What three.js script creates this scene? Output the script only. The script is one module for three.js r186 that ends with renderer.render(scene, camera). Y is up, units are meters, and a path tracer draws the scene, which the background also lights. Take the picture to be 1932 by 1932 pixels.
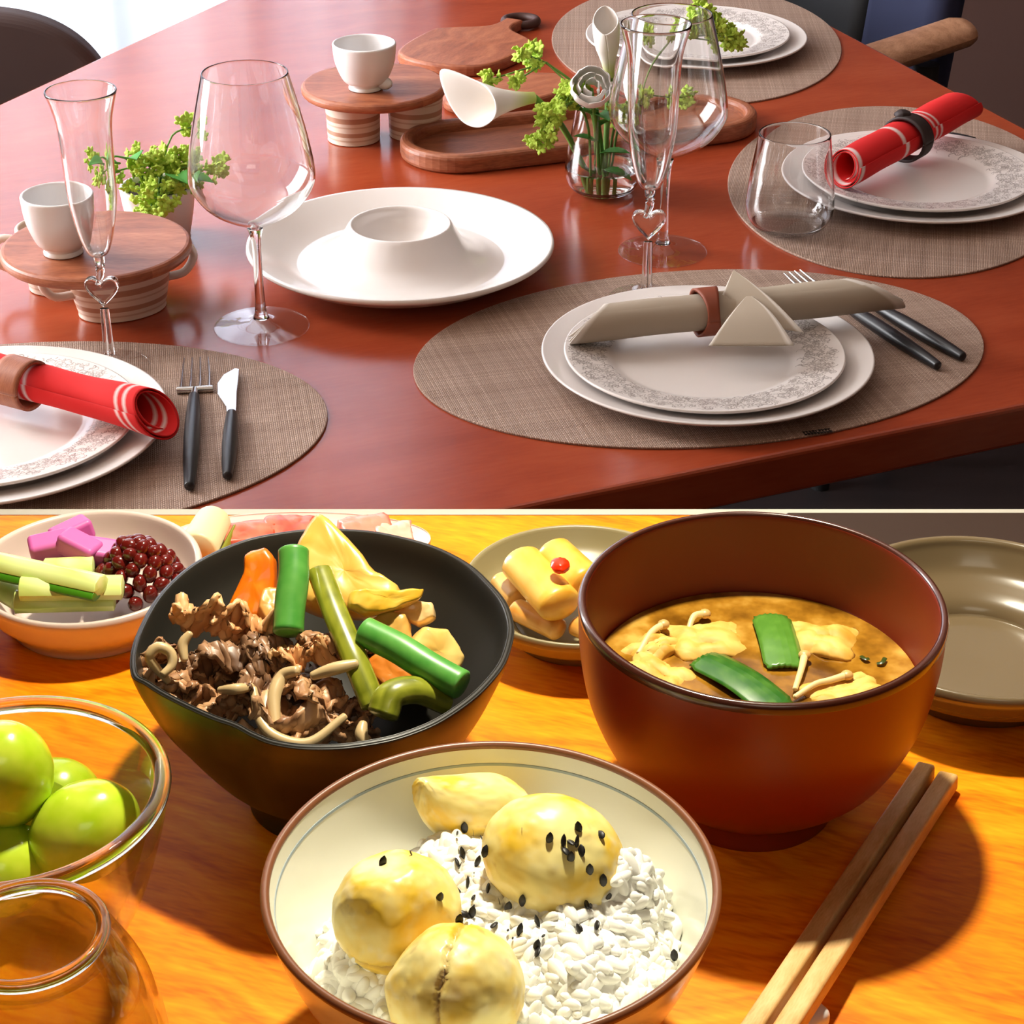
import * as THREE from 'three';
import { mergeGeometries, mergeVertices } from 'three/addons/utils/BufferGeometryUtils.js';
import { RoundedBoxGeometry } from 'three/addons/geometries/RoundedBoxGeometry.js';
import { ImprovedNoise } from 'three/addons/math/ImprovedNoise.js';
import { RectAreaLightUniformsLib } from 'three/addons/lights/RectAreaLightUniformsLib.js';

// ---------------------------------------------------------------- camera, daylight, lamp, exposure
const scene = new THREE.Scene();
const EYE = 1.40, TD = 0.72, CT = 0.99;            // eye, dining table top, counter top (metres)
const F = 3710, PITCH = 29.4 * Math.PI / 180, PS = Math.sin(PITCH), PC = Math.cos(PITCH);
const camera = new THREE.PerspectiveCamera(2 * Math.atan(966 / F) * 180 / Math.PI, 1, 0.05, 60);
camera.position.set(0, EYE, 0);
camera.rotation.set(-PITCH, 0, 0);
scene.add(camera);
scene.background = new THREE.Color().setRGB(4.3, 4.75, 5.5);          // bright overcast sky
RectAreaLightUniformsLib.init();
const windowLight = new THREE.RectAreaLight(new THREE.Color().setRGB(1, 0.985, 0.98), 20.5, 1.0, 1.6);
windowLight.name = 'left_window_daylight';
windowLight.position.set(-1.96, 1.55, -2.15);
windowLight.lookAt(0, 1.55, -2.15);
scene.add(windowLight);
const lampLight = new THREE.SpotLight(new THREE.Color().setRGB(1, 0.92, 0.72), 2.25, 0, 40 * Math.PI / 180, 0.25);
lampLight.name = 'track_spot_light';
lampLight.position.set(0.03, 1.58, -0.70);
lampLight.target.position.set(0.0, 0.99, -0.45);
lampLight.shadow.radius = 1.0;
lampLight.castShadow = true;
scene.add(lampLight, lampLight.target);
const renderer = new THREE.WebGLRenderer({ antialias: true });
renderer.toneMapping = THREE.LinearToneMapping;
renderer.toneMappingExposure = 1.0;
const kitchenLight = new THREE.RectAreaLight(new THREE.Color().setRGB(1, 0.9, 0.72), 0.95, 0.8, 0.8);
kitchenLight.name = 'kitchen_ceiling_light';
kitchenLight.position.set(0.1, 2.43, 1.0);
kitchenLight.lookAt(0.1, 0, 1.0);
scene.add(kitchenLight);
renderer.shadowMap.enabled = true;

// ---------------------------------------------------------------- helpers
const V = (x, y, z) => new THREE.Vector3(x, y, z);
function rng(seed) { let s = seed | 0; return () => { s = (s + 0x6d2b79f5) | 0; let t = Math.imul(s ^ (s >>> 15), 1 | s); t = (t + Math.imul(t ^ (t >>> 7), 61 | t)) ^ t; return ((t ^ (t >>> 14)) >>> 0) / 4294967296; }; }
const perlin = new ImprovedNoise();
const noise = (x, y, z) => perlin.noise(x + 31.7, y + 11.3, z + 57.1);
const fbm = (x, y, z, o = 4) => { let s = 0, a = 0.5; for (let i = 0; i < o; i++) { s += a * noise(x, y, z); x *= 2.03; y *= 2.03; z *= 2.03; a *= 0.5; } return s; };
const clamp = (x, a = 0, b = 1) => Math.min(b, Math.max(a, x)), lerp = (a, b, t) => a + (b - a) * t;
const smooth = (a, b, x) => { const t = clamp((x - a) / (b - a)); return t * t * (3 - 2 * t); };
// the point at height Y that the photograph shows at (px, py); the height on an upright axis that it shows in row py
function on(px, py, Y) {
  const dx = (px - 966) / F, dy = (966 - py) / F, y = dy * PC - PS, z = -PC - dy * PS, t = (Y - EYE) / y;
  return V(dx * t, Y, z * t);
}
const rowHeight = (z, row) => { const k = (966 - row) / F; return EYE + z * (PS - k * PC) / (PC + k * PS); };
const depthOf = (p) => -(p.y - EYE) * PS - p.z * PC;
const wide = (px, p) => px * depthOf(p) / F;        // a width in the photograph, at that point, in metres

const taken = new Map();
function numbered(name) { const n = taken.get(name) ?? 0; taken.set(name, n + 1); return n ? name + '_' + String(n).padStart(3, '0') : name; }
function shade(o) { o.traverse((m) => { if (m.isMesh) { m.castShadow = true; m.receiveShadow = true; } }); return o; }
function thing(name, label, category, p = V(0, 0, 0), turn = 0, group) {
  const o = new THREE.Group(); o.name = numbered(name); o.position.copy(p); o.rotation.y = turn;
  o.userData = { label, category }; if (group) o.userData.group = group;
  scene.add(o); return o;
}
function part(parent, name, geo, mat, label) {
  const m = new THREE.Mesh(geo, mat); m.name = name; m.castShadow = m.receiveShadow = true;
  if (label) m.userData.label = label;
  parent.add(m); return m;
}
// a thing that is one mesh, its geometry given in world coordinates and moved to its own base
function single(name, label, category, geo, mat, group) {
  geo.computeBoundingBox(); const b = geo.boundingBox, c = V((b.min.x + b.max.x) / 2, b.min.y, (b.min.z + b.max.z) / 2);
  geo.translate(-c.x, -c.y, -c.z);
  const m = new THREE.Mesh(geo, mat); m.name = numbered(name); m.position.copy(c); m.castShadow = m.receiveShadow = true;
  m.userData = { label, category }; if (group) m.userData.group = group;
  scene.add(m); return m;
}
function struct(name, geo, mat, parent = scene) {
  const m = new THREE.Mesh(geo, mat); m.name = name; m.castShadow = m.receiveShadow = true;
  if (parent === scene) m.userData.kind = 'structure';
  parent.add(m); return m;
}
const box = (x0, x1, y0, y1, z0, z1) => new THREE.BoxGeometry(x1 - x0, y1 - y0, z1 - z0).translate((x0 + x1) / 2, (y0 + y1) / 2, (z0 + z1) / 2);
const rbox = (w, h, d, r, s = 3) => new RoundedBoxGeometry(w, h, d, s, r);
const merge = (list) => mergeGeometries(list.map((g) => { const h = g.index ? g.toNonIndexed() : g.clone(); for (const k of Object.keys(h.attributes)) if (!['position', 'normal', 'uv'].includes(k)) h.deleteAttribute(k); return h; }));

// surface of revolution; uv = (turn, height in metres)
function lathe(pts, seg = 64) {
  const g = new THREE.LatheGeometry(pts.map(([r, y]) => new THREE.Vector2(Math.max(r, 0), y)), seg);
  const p = g.attributes.position, uv = g.attributes.uv;
  for (let i = 0; i < p.count; i++) uv.setY(i, p.getY(i));
  return g;
}
function curve2(pts, n) { return new THREE.SplineCurve(pts.map(([a, b]) => new THREE.Vector2(a, b))).getPoints(n).map((p) => [Math.max(p.x, 0), p.y]); }
// walls of thickness t inside an outer profile that runs from the axis at the bottom up to the rim
function shell(outer, t, bottom = t) {
  const inner = [];
  for (let i = outer.length - 1; i >= 0; i--) {
    const a = outer[Math.max(0, i - 1)], b = outer[Math.min(outer.length - 1, i + 1)];
    const dx = b[0] - a[0], dy = b[1] - a[1], l = Math.hypot(dx, dy) || 1, nx = -dy / l, ny = dx / l;
    const x = outer[i][0] + nx * t, y = outer[i][1] + ny * (ny > 0.7 ? bottom : t);
    if (x > 0.0005) inner.push([x, y]);
  }
  const [r0, y0] = outer[outer.length - 1], [r1, y1] = inner[0];
  const cap = [[lerp(r0, r1, 0.15) , Math.max(y0, y1) + t * 0.25], [lerp(r0, r1, 0.5), Math.max(y0, y1) + t * 0.42], [lerp(r0, r1, 0.85), Math.max(y0, y1) + t * 0.25]];
  return [...outer, ...cap, ...inner, [0, inner[inner.length - 1][1]]];
}
// a thick sheet over (u, v) in 0..1
function sheet(fn, nu, nv, th, color) {
  const P = [], N = [], w = nu + 1, e = 1e-3, pos = [], uv = [], col = [], idx = [];
  for (let j = 0; j <= nv; j++) for (let i = 0; i <= nu; i++) {
    const u = i / nu, v = j / nv, p = fn(u, v);
    const du = fn(Math.min(u + e, 1), v).sub(fn(Math.max(u - e, 0), v)), dv = fn(u, Math.min(v + e, 1)).sub(fn(u, Math.max(v - e, 0)));
    const n = du.cross(dv); if (n.lengthSq() < 1e-20) n.set(0, 1, 0); n.normalize();
    P.push(p); N.push(n);
  }
  for (const s of [0.5, -0.5]) for (let k = 0; k < P.length; k++) {
    const p = P[k].clone().addScaledVector(N[k], s * th); pos.push(p.x, p.y, p.z); uv.push((k % w) / nu, Math.floor(k / w) / nv);
    if (color) { const c = color((k % w) / nu, Math.floor(k / w) / nv, P[k], s > 0); col.push(c.r, c.g, c.b); }
  }
  const M = P.length, q = (a, b, c, d) => idx.push(a, b, c, a, c, d);
  for (let j = 0; j < nv; j++) for (let i = 0; i < nu; i++) { const a = j * w + i; q(a, a + 1, a + w + 1, a + w); q(M + a, M + a + w, M + a + w + 1, M + a + 1); }
  for (let i = 0; i < nu; i++) { q(i, M + i, M + i + 1, i + 1); const a = nv * w + i; q(a, a + 1, M + a + 1, M + a); }
  for (let j = 0; j < nv; j++) { const a = j * w; q(a, a + w, M + a + w, M + a); const b = a + nu; q(b, M + b, M + b + w, b + w); }
  const g = new THREE.BufferGeometry();
  g.setAttribute('position', new THREE.Float32BufferAttribute(pos, 3)); g.setAttribute('uv', new THREE.Float32BufferAttribute(uv, 2));
  if (color) g.setAttribute('color', new THREE.Float32BufferAttribute(col, 3));
  g.setIndex(idx); g.computeVertexNormals(); return g;
}
// a rod along points; radius(t) gives its size, [a, b] its two half-axes; ends rounded by `round`
function rod(points, radius, { seg = 10, n = 16, up = V(0, 1, 0), round = 0.6, curve = true, color } = {}) {
  const c = curve && points.length > 2 ? new THREE.CatmullRomCurve3(points) : null, at = (t) => (c ? c.getPoint(t) : points[0].clone().lerp(points[points.length - 1], t));
  const pos = [], idx = [], uv = [], col = []; let rings = 0;
  const len = c ? c.getLength() : points[0].distanceTo(points[points.length - 1]);
  const ring = (p, d, a, b, v, t) => {
    const side = d.clone().cross(up); if (side.lengthSq() < 1e-8) side.set(1, 0, 0); side.normalize(); const top = side.clone().cross(d).normalize();
    for (let k = 0; k <= seg; k++) { const w = k / seg * 2 * Math.PI, s = p.clone().addScaledVector(side, Math.cos(w) * a).addScaledVector(top, Math.sin(w) * b); pos.push(s.x, s.y, s.z); uv.push(k / seg, v); if (color) { const q = color(t, k / seg, s); col.push(q.r, q.g, q.b); } }
    rings++;
  };
  const size = (t) => { const r = radius(t); return Array.isArray(r) ? r : [r, r]; };
  const dir = (t) => at(Math.min(t + 0.01, 1)).sub(at(Math.max(t - 0.01, 0))).normalize();
  const ends = (t0, s) => { const [a, b] = size(t0), d = dir(t0), p = at(t0); const list = []; for (let k = 0; k <= 3; k++) { const w = k / 3 * Math.PI / 2, f = Math.sin(w), o = Math.cos(w) * round * Math.min(a, b); list.push([p.clone().addScaledVector(d, s * o), d, Math.max(f * a, 1e-6), Math.max(f * b, 1e-6), t0 * len, t0]); } return s < 0 ? list : list.reverse(); };
  for (const e of ends(0, -1)) ring(...e);
  for (let i = 1; i < n; i++) { const t = i / n, [a, b] = size(t); ring(at(t), dir(t), a, b, t * len, t); }
  for (const e of ends(1, 1)) ring(...e);
  const w = seg + 1;
  for (let j = 0; j < rings - 1; j++) for (let k = 0; k < seg; k++) { const a = j * w + k; idx.push(a, a + w, a + 1, a + 1, a + w, a + w + 1); }
  const g = new THREE.BufferGeometry(); g.setAttribute('position', new THREE.Float32BufferAttribute(pos, 3)); g.setAttribute('uv', new THREE.Float32BufferAttribute(uv, 2));
  if (color) g.setAttribute('color', new THREE.Float32BufferAttribute(col, 3));
  g.setIndex(idx); g.computeVertexNormals(); return g;
}
// a lumpy solid
function blob(r, { amp = 0.08, freq = 2, seed = 1, detail = 5, color, shape } = {}) {
  let g = new THREE.IcosahedronGeometry(1, detail); g.deleteAttribute('uv'); g.deleteAttribute('normal'); g = mergeVertices(g, 1e-4);
  const p = g.attributes.position, v = V(0, 0, 0), col = [];
  for (let i = 0; i < p.count; i++) {
    v.fromBufferAttribute(p, i); const d = v.clone();
    if (shape) shape(v);
    v.multiplyScalar(1 + amp * 2 * fbm(d.x * freq + seed * 7.1, d.y * freq, d.z * freq, 3));
    if (color) { const c = color(d, v); col.push(c.r, c.g, c.b); }
    p.setXYZ(i, v.x * r[0], v.y * r[1], v.z * r[2]);
  }
  if (color) g.setAttribute('color', new THREE.Float32BufferAttribute(col, 3));
  g.computeVertexNormals(); return g;
}
// flat outline (list of [x, z]) made h thick, with eased edges; bottom at y = 0
function slab(outline, h, bevel = 0.002, holes = []) {
  const s = new THREE.Shape(outline.map(([x, z]) => new THREE.Vector2(x, -z)));
  for (const hole of holes) s.holes.push(new THREE.Path(hole.map(([x, z]) => new THREE.Vector2(x, -z))));
  const b = Math.min(bevel, h / 2.01);
  return new THREE.ExtrudeGeometry(s, { depth: h - 2 * b, bevelEnabled: b > 0, bevelThickness: b, bevelSize: b, bevelOffset: -b, bevelSegments: 3, curveSegments: 24 }).rotateX(-Math.PI / 2).translate(0, b, 0);
}
const ring2 = (rx, rz, n = 72, f = () => 1) => Array.from({ length: n }, (_, i) => { const a = i / n * 2 * Math.PI, k = f(a); return [Math.cos(a) * rx * k, Math.sin(a) * rz * k]; });

// ---------------------------------------------------------------- textures
function texture(w, h, fn, { srgb = true, repeat, mirror } = {}) {
  const d = new Uint8Array(w * h * 4);
  for (let y = 0; y < h; y++) for (let x = 0; x < w; x++) { const c = fn(x / w, y / h, x, y), k = (y * w + x) * 4; d[k] = clamp(c[0], 0, 255); d[k + 1] = clamp(c[1], 0, 255); d[k + 2] = clamp(c[2], 0, 255); d[k + 3] = 255; }
  const t = new THREE.DataTexture(d, w, h); t.wrapS = THREE.RepeatWrapping; t.wrapT = mirror ? THREE.MirroredRepeatWrapping : THREE.RepeatWrapping; t.magFilter = THREE.LinearFilter; t.minFilter = THREE.LinearMipmapLinearFilter;
  if (srgb) t.colorSpace = THREE.SRGBColorSpace;
  if (repeat) t.repeat.set(...repeat);
  t.needsUpdate = true; return t;
}
const mix3 = (a, b, t) => [lerp(a[0], b[0], t), lerp(a[1], b[1], t), lerp(a[2], b[2], t)];
// grain runs along u; the pattern closes on itself because it is sampled on circles
function wood(dark, mid, light, { seed = 1, w = 512, h = 512, lines = 26, along = 3, contrast = 1, figure = 0.5, size = 0.4 } = {}) {
  return texture(w, h, (u, v) => {
    const a = u * 2 * Math.PI, c = Math.cos(a) * along / 6, s = Math.sin(a) * along / 6;
    const warp = fbm(c * 1.2 + seed, s * 1.2, v * 3, 3) * 0.1;
    const g = fbm(c * 0.8 + seed * 3, s * 0.8, (v + warp) * lines, 4), fine = fbm(c * 9, s * 9 + seed, v * 170, 2), wide_ = fbm(c * 1.1, s * 1.1 - seed, v * 4 + 9, 3);
    let t = 0.5 + (g * 0.9 + fine * 0.55) * contrast + wide_ * figure;
    t = clamp(t); return t < 0.5 ? mix3(dark, mid, t * 2) : mix3(mid, light, t * 2 - 1);
  }, { repeat: [1 / size, 1 / size], mirror: true });
}
const C = (r, g, b) => new THREE.Color().setRGB(r / 255, g / 255, b / 255, THREE.SRGBColorSpace);
const std = (color, roughness, more = {}) => new THREE.MeshPhysicalMaterial({ color, roughness, ...more });

const cherryMap = wood([136, 50, 26], [157, 66, 37], [172, 81, 48], { seed: 2, lines: 16, contrast: 0.42, figure: 0.6, size: 0.6, w: 1024, h: 1024 });
const mCherry = std(0xffffff, 0.2, { map: cherryMap });
const mCherryEdge = std(0xffffff, 0.32, { map: cherryMap });
const honeyMap = wood([212, 96, 1], [243, 136, 4], [255, 164, 22], { seed: 5, lines: 30, contrast: 0.9, figure: 0.35, size: 0.22, w: 1024, h: 1024 });
const mHoney = std(0xffffff, 0.45, { map: honeyMap, specularIntensity: 0.35 });
const mPaleTrim = std(C(172, 166, 154), 0.7);
const mWalnut = std(0xffffff, 0.42, { map: wood([112, 62, 40], [146, 86, 58], [172, 108, 76], { seed: 9, lines: 20, contrast: 1, size: 0.2 }) });
const mTeak = std(0xffffff, 0.45, { map: wood([124, 64, 40], [160, 92, 60], [184, 118, 82], { seed: 13, lines: 18, contrast: 0.9, size: 0.22 }) });
const mChop = std(0xffffff, 0.55, { map: wood([202, 150, 84], [222, 176, 112], [234, 194, 134], { seed: 17, lines: 14, contrast: 1.1, size: 0.08 }) });
const mArmWood = std(0xffffff, 0.5, { map: wood([150, 104, 74], [176, 128, 96], [196, 148, 116], { seed: 21, size: 0.3 }) });

const threads = (() => { const r = rng(77); return Array.from({ length: 96 }, () => r()); })();
const weaveAt = (u, v) => {                      // 48 x 48 threads, over and under
  const n = 48, i = Math.floor(u * n), j = Math.floor(v * n), fu = u * n - i, fv = v * n - j, over = (i + j) % 2 === 0;
  const h = over ? Math.sin(fu * Math.PI) : Math.sin(fv * Math.PI);
  return [h, over ? threads[i] : threads[48 + j], over];
};
const mWeave = std(0xffffff, 0.62, {
  map: texture(768, 768, (u, v) => { const [h, t, over] = weaveAt(u, v); const base = over ? mix3([168, 138, 120], [206, 178, 160], t) : mix3([138, 110, 94], [194, 166, 148], t); return mix3([98, 74, 62], base, clamp(0.15 + h * 1.5)); }, { repeat: [1 / 0.075, 1 / 0.075] }),
  bumpMap: texture(768, 768, (u, v) => { const h = weaveAt(u, v)[0] * 255; return [h, h, h]; }, { srgb: false, repeat: [1 / 0.075, 1 / 0.075] }), bumpScale: 0.0004,
});
const mPorcelain = std(C(233, 226, 222), 0.22, { clearcoat: 0.4, clearcoatRoughness: 0.1 });
const mCup = std(C(228, 226, 226), 0.3, { clearcoat: 0.3, clearcoatRoughness: 0.15 });
function canvasTexture(w, h, draw, repeat) {
  const c = document.createElement('canvas'); c.width = w; c.height = h; draw(c.getContext('2d'), w, h);
  const t = new THREE.CanvasTexture(c); t.colorSpace = THREE.SRGBColorSpace; t.wrapS = t.wrapT = THREE.RepeatWrapping; t.magFilter = THREE.LinearFilter; if (repeat) t.repeat.set(...repeat); return t;
}
// printed scrolls round the rim of the small plates; the map spans the plate, uv = place on the plate
const mScroll = std(0xffffff, 0.22, { clearcoat: 0.4, clearcoatRoughness: 0.1, map: canvasTexture(1536, 1536, (x, w) => {
  x.fillStyle = 'rgb(233,226,222)'; x.fillRect(0, 0, w, w);
  const r = rng(404), k = w / 2; x.lineCap = 'round';
  for (let i = 0; i < 1300; i++) {
    const a = r() * 6.2832, d = lerp(0.71, 0.955, r()), cx = k + Math.cos(a) * d * k, cy = k + Math.sin(a) * d * k, s = lerp(9, 24, r()), q = r() * 6.28, g = lerp(158, 196, r());
    x.strokeStyle = `rgb(${g},${g - 8},${g - 12})`; x.lineWidth = lerp(3, 6.5, r());
    x.beginPath(); x.arc(cx, cy, s, q, q + lerp(1.6, 3.6, r())); x.stroke();
    x.beginPath(); x.arc(cx + Math.cos(q) * s * 1.5, cy + Math.sin(q) * s * 1.5, s * 0.5, q + 3.1, q + 5.6); x.stroke();
    if (r() < 0.5) { x.fillStyle = `rgb(${g + 6},${g - 2},${g - 8})`; x.beginPath(); x.ellipse(cx, cy, s * 0.55, s * 0.2, q, 0, 6.3); x.fill(); }
  }
}) });
const mGlass = new THREE.MeshPhysicalMaterial({ color: 0xffffff, roughness: 0, transmission: 1, thickness: 0.01, ior: 1.5 });
const mGlassFoot = new THREE.MeshPhysicalMaterial({ color: C(250, 250, 250), roughness: 0, transmission: 1, thickness: 0, ior: 1.5 });
const mGlassBowl = new THREE.MeshPhysicalMaterial({ color: C(242, 242, 236), roughness: 0, transmission: 1, thickness: 0, ior: 1.5 });
const mGlassThin = new THREE.MeshPhysicalMaterial({ color: C(246, 248, 246), roughness: 0, transmission: 1, thickness: 0, ior: 1.5 });
const mWater = new THREE.MeshPhysicalMaterial({ color: 0xffffff, roughness: 0, transmission: 1, thickness: 0.01, ior: 1.33 });
const mSteel = std(C(200, 200, 200), 0.2, { metalness: 1 });
const mBlackHandle = std(C(32, 32, 36), 0.34);
const vc = (roughness, more = {}) => new THREE.MeshPhysicalMaterial({ color: 0xffffff, vertexColors: true, roughness, ...more });

// ---------------------------------------------------------------- the room
const mPlaster = std(C(226, 220, 212), 0.9), mDarkWall = std(C(92, 64, 56), 0.8), mKitchen = std(C(176, 150, 124), 0.85), mFloor = std(0xffffff, 0.5, { map: wood([30, 24, 24], [40, 33, 33], [52, 44, 42], { seed: 31, size: 0.9 }) });
const X0 = -2.05, X1 = 2.6, Z0 = -3.6, Z1 = 1.9, H = 2.5;
struct('floor', box(X0 - 0.15, X1 + 0.15, -0.1, 0, Z0 - 0.15, Z1 + 0.15), mFloor);
struct('ceiling', box(X0 - 0.15, X1 + 0.15, H, H + 0.1, Z0 - 0.15, Z1 + 0.15), mPlaster);
struct('wall_right', box(X1, X1 + 0.12, 0, H, Z0, Z1), mDarkWall);
struct('wall_front', box(X0, X1, 0, H, Z1, Z1 + 0.12), mKitchen);
// wall between kitchen and dining room; the counter looks through its opening
struct('wall_divider', merge([box(X0, -0.34, 0, H, -0.86, -0.77), box(-0.34, 1.25, 1.57, H, -0.86, -0.77), box(1.25, X1, 0, H, -0.86, -0.77)]), mKitchen);
// left wall with its window opening (z -2.65 .. -1.65, y 0.75 .. 2.35)
struct('wall_left', merge([box(X0 - 0.12, X0, 0, 0.75, Z0, Z1), box(X0 - 0.12, X0, 2.35, H, Z0, Z1), box(X0 - 0.12, X0, 0.75, 2.35, Z0, -2.65), box(X0 - 0.12, X0, 0.75, 2.35, -1.65, Z1)]), mPlaster);
const W1X0 = -1.98, W1X1 = -0.14, W1Y1 = 2.2;
struct('wall_back', merge([box(W1X1, X1, 0, H, Z0 - 0.12, Z0), box(X0, W1X0, 0, H, Z0 - 0.12, Z0), box(W1X0, W1X1, W1Y1, H, Z0 - 0.12, Z0)]), mDarkWall);
const mFrame = std(C(205, 205, 210), 0.5), mPane = new THREE.MeshPhysicalMaterial({ color: 0xffffff, roughness: 0, transmission: 1, thickness: 0, ior: 1.45 });
{
  const w = new THREE.Group(); w.name = 'window_1'; w.userData.kind = 'structure'; scene.add(w);
  const f = (x) => struct('mullion', box(x - 0.03, x + 0.03, 0.03, W1Y1, Z0 - 0.09, Z0 - 0.04), mFrame, w);
  for (const x of [W1X0 + 0.03, -1.37, -0.75, W1X1 - 0.03]) f(x);
  struct('rail', box(W1X0, W1X1, 0, 0.05, Z0 - 0.09, Z0 - 0.04), mFrame, w);
  struct('rail', box(W1X0, W1X1, W1Y1 - 0.05, W1Y1, Z0 - 0.09, Z0 - 0.04), mFrame, w);
  for (const [a, b] of [[W1X0, -1.37], [-1.37, -0.75], [-0.75, W1X1]]) struct('pane', box(a + 0.03, b - 0.03, 0.05, W1Y1 - 0.05, Z0 - 0.068, Z0 - 0.064), mPane, w);
  const v = new THREE.Group(); v.name = 'window_2'; v.userData.kind = 'structure'; scene.add(v);
  for (const z of [-2.62, -2.15, -1.68]) struct('mullion', box(X0 - 0.09, X0 - 0.04, 0.75, 2.35, z - 0.03, z + 0.03), mFrame, v);
  for (const y of [0.775, 2.325]) struct('rail', box(X0 - 0.09, X0 - 0.04, y - 0.025, y + 0.025, -2.65, -1.65), mFrame, v);
  for (const [a, b] of [[-2.59, -2.18], [-2.12, -1.71]]) struct('pane', box(X0 - 0.068, X0 - 0.064, 0.8, 2.3, a, b), mPane, v);
}
// sheer curtain drawn across the back window
{
  const c = thing('sheer_curtain', 'white sheer curtain hanging over the bright window at the upper left', 'curtain', V(-1.05, 0, Z0 + 0.08));
  const m = new THREE.MeshPhysicalMaterial({ color: C(246, 248, 252), roughness: 1, transmission: 0.62, thickness: 0 });
  [[W1X0 - 0.02, -0.66], [-0.72, -0.43], [-0.50, -0.19], [-0.24, W1X1 + 0.01]].forEach(([a, b], k) => part(c, 'curtain_panel', sheet((u, v) => V(lerp(a, b, u) + 1.05, lerp(0.03, 2.32, v), (k % 2) * 0.05 - 0.015 + 0.018 * Math.sin(u * (b - a) * 52 + 1.5 * Math.sin(u * 7 + k)) * (1 - 0.2 * v)), 120, 2, 0.0008), m));
}

// lamp over the counter, out of the picture
{
  const l = thing('wall_spotlight', 'black spotlight mounted over the pass-through, above the honey-wood counter', 'lamp', V(0.03, 1.58, -0.70));
  const mB = std(C(25, 25, 25), 0.5), aim = V(-0.03, -0.59, 0.25).normalize();
  const head = part(l, 'shade', lathe(shell(curve2([[0.0005, -0.07], [0.02, -0.07], [0.032, -0.055], [0.045, 0.014]], 14), 0.003), 40).rotateX(Math.PI), mB);
  head.quaternion.setFromUnitVectors(V(0, -1, 0), aim);
  part(l, 'bulb', new THREE.SphereGeometry(0.018, 20, 14), new THREE.MeshStandardMaterial({ color: 0xffffff, emissive: new THREE.Color().setRGB(1, 0.92, 0.72), emissiveIntensity: 3 }));
  part(l, 'arm', rod([V(0, 0.07, -0.025), V(0, 0.11, -0.035), V(0, 0.12, -0.068)], () => 0.006, { seg: 10 }), mB);
}

{
  const l = thing('ceiling_panel_light', 'square ceiling light panel above the kitchen, behind the viewer', 'lamp', V(0.1, 2.44, 1.0));
  part(l, 'housing', rbox(0.86, 0.04, 0.86, 0.008).translate(0, 0.04, 0), mFrame);
  part(l, 'diffuser_lamp', rbox(0.8, 0.01, 0.8, 0.004).translate(0, 0.015, 0), new THREE.MeshStandardMaterial({ color: 0xffffff, emissive: new THREE.Color().setRGB(1, 0.9, 0.72), emissiveIntensity: 1.2 }));
}

// ---------------------------------------------------------------- dining table (seen in the upper half)
const K = (TD - EYE) / -0.61;
const P2 = (x, z) => [x * K, z * K];
{
  // corners on the floor plan: the front and right edges are straight and square, the far left edge runs in at an angle
  const e0 = on(960, 960, TD), e1 = on(1932, 765, TD), r0 = on(1500, 11, TD), r1 = on(1932, 240, TD), l0 = on(11, 190, TD), l1 = on(400, 11, TD);
  const cross = (a, b, c, d) => { const x1 = b.x - a.x, y1 = b.z - a.z, x2 = d.x - c.x, y2 = d.z - c.z, t = ((c.x - a.x) * y2 - (c.z - a.z) * x2) / (x1 * y2 - y1 * x2); return [a.x + x1 * t, a.z + y1 * t]; };
  const go = (a, b, t) => [lerp(a.x, b.x, t), lerp(a.z, b.z, t)];
  const right = cross(e0, e1, r0, r1), nearLeft = go(e0, e1, -1.45), farLeft = go(l0, l1, 2.0), left = go(l0, l1, -1.9), farRight = go(r1, r0, 1.9);
  const outline = [nearLeft, right, farRight, farLeft, left];
  const t = thing('dining_table', 'glossy reddish cherry-wood dining table laid with plates and glasses', 'table', V(0, 0, 0));
  const turn = Math.atan2(e1.z - e0.z, e1.x - e0.x);
  const top = slab(outline, 0.036, 0.004);
  const uv = top.attributes.uv, p = top.attributes.position;
  for (let i = 0; i < p.count; i++) { const x = p.getX(i), z = p.getZ(i); uv.setXY(i, x * Math.cos(turn) + z * Math.sin(turn), -x * Math.sin(turn) + z * Math.cos(turn) + p.getY(i)); }
  part(t, 'tabletop', top.translate(0, TD - 0.036, 0), mCherry);
  const c = [outline.reduce((s, q) => s + q[0], 0) / 5, outline.reduce((s, q) => s + q[1], 0) / 5];
  for (const k of [0, 1, 2, 3]) { const q = outline[k], x = lerp(q[0], c[0], 0.16), z = lerp(q[1], c[1], 0.16); part(t, 'leg', rbox(0.07, TD - 0.037, 0.07, 0.006).rotateY(-turn).translate(x, (TD - 0.037) / 2, z), mCherryEdge); }
  const ap = (a, b, s) => { const A = [lerp(a[0], c[0], s), lerp(a[1], c[1], s)], B = [lerp(b[0], c[0], s), lerp(b[1], c[1], s)], L = Math.hypot(B[0] - A[0], B[1] - A[1]); return rbox(L, 0.07, 0.022, 0.003).rotateY(-Math.atan2(B[1] - A[1], B[0] - A[0])).translate((A[0] + B[0]) / 2, TD - 0.036 - 0.036, (A[1] + B[1]) / 2); };
  part(t, 'apron', ap(outline[0], outline[1], 0.17), mCherryEdge);
  part(t, 'apron', ap(outline[1], outline[2], 0.17), mCherryEdge);
}

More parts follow.
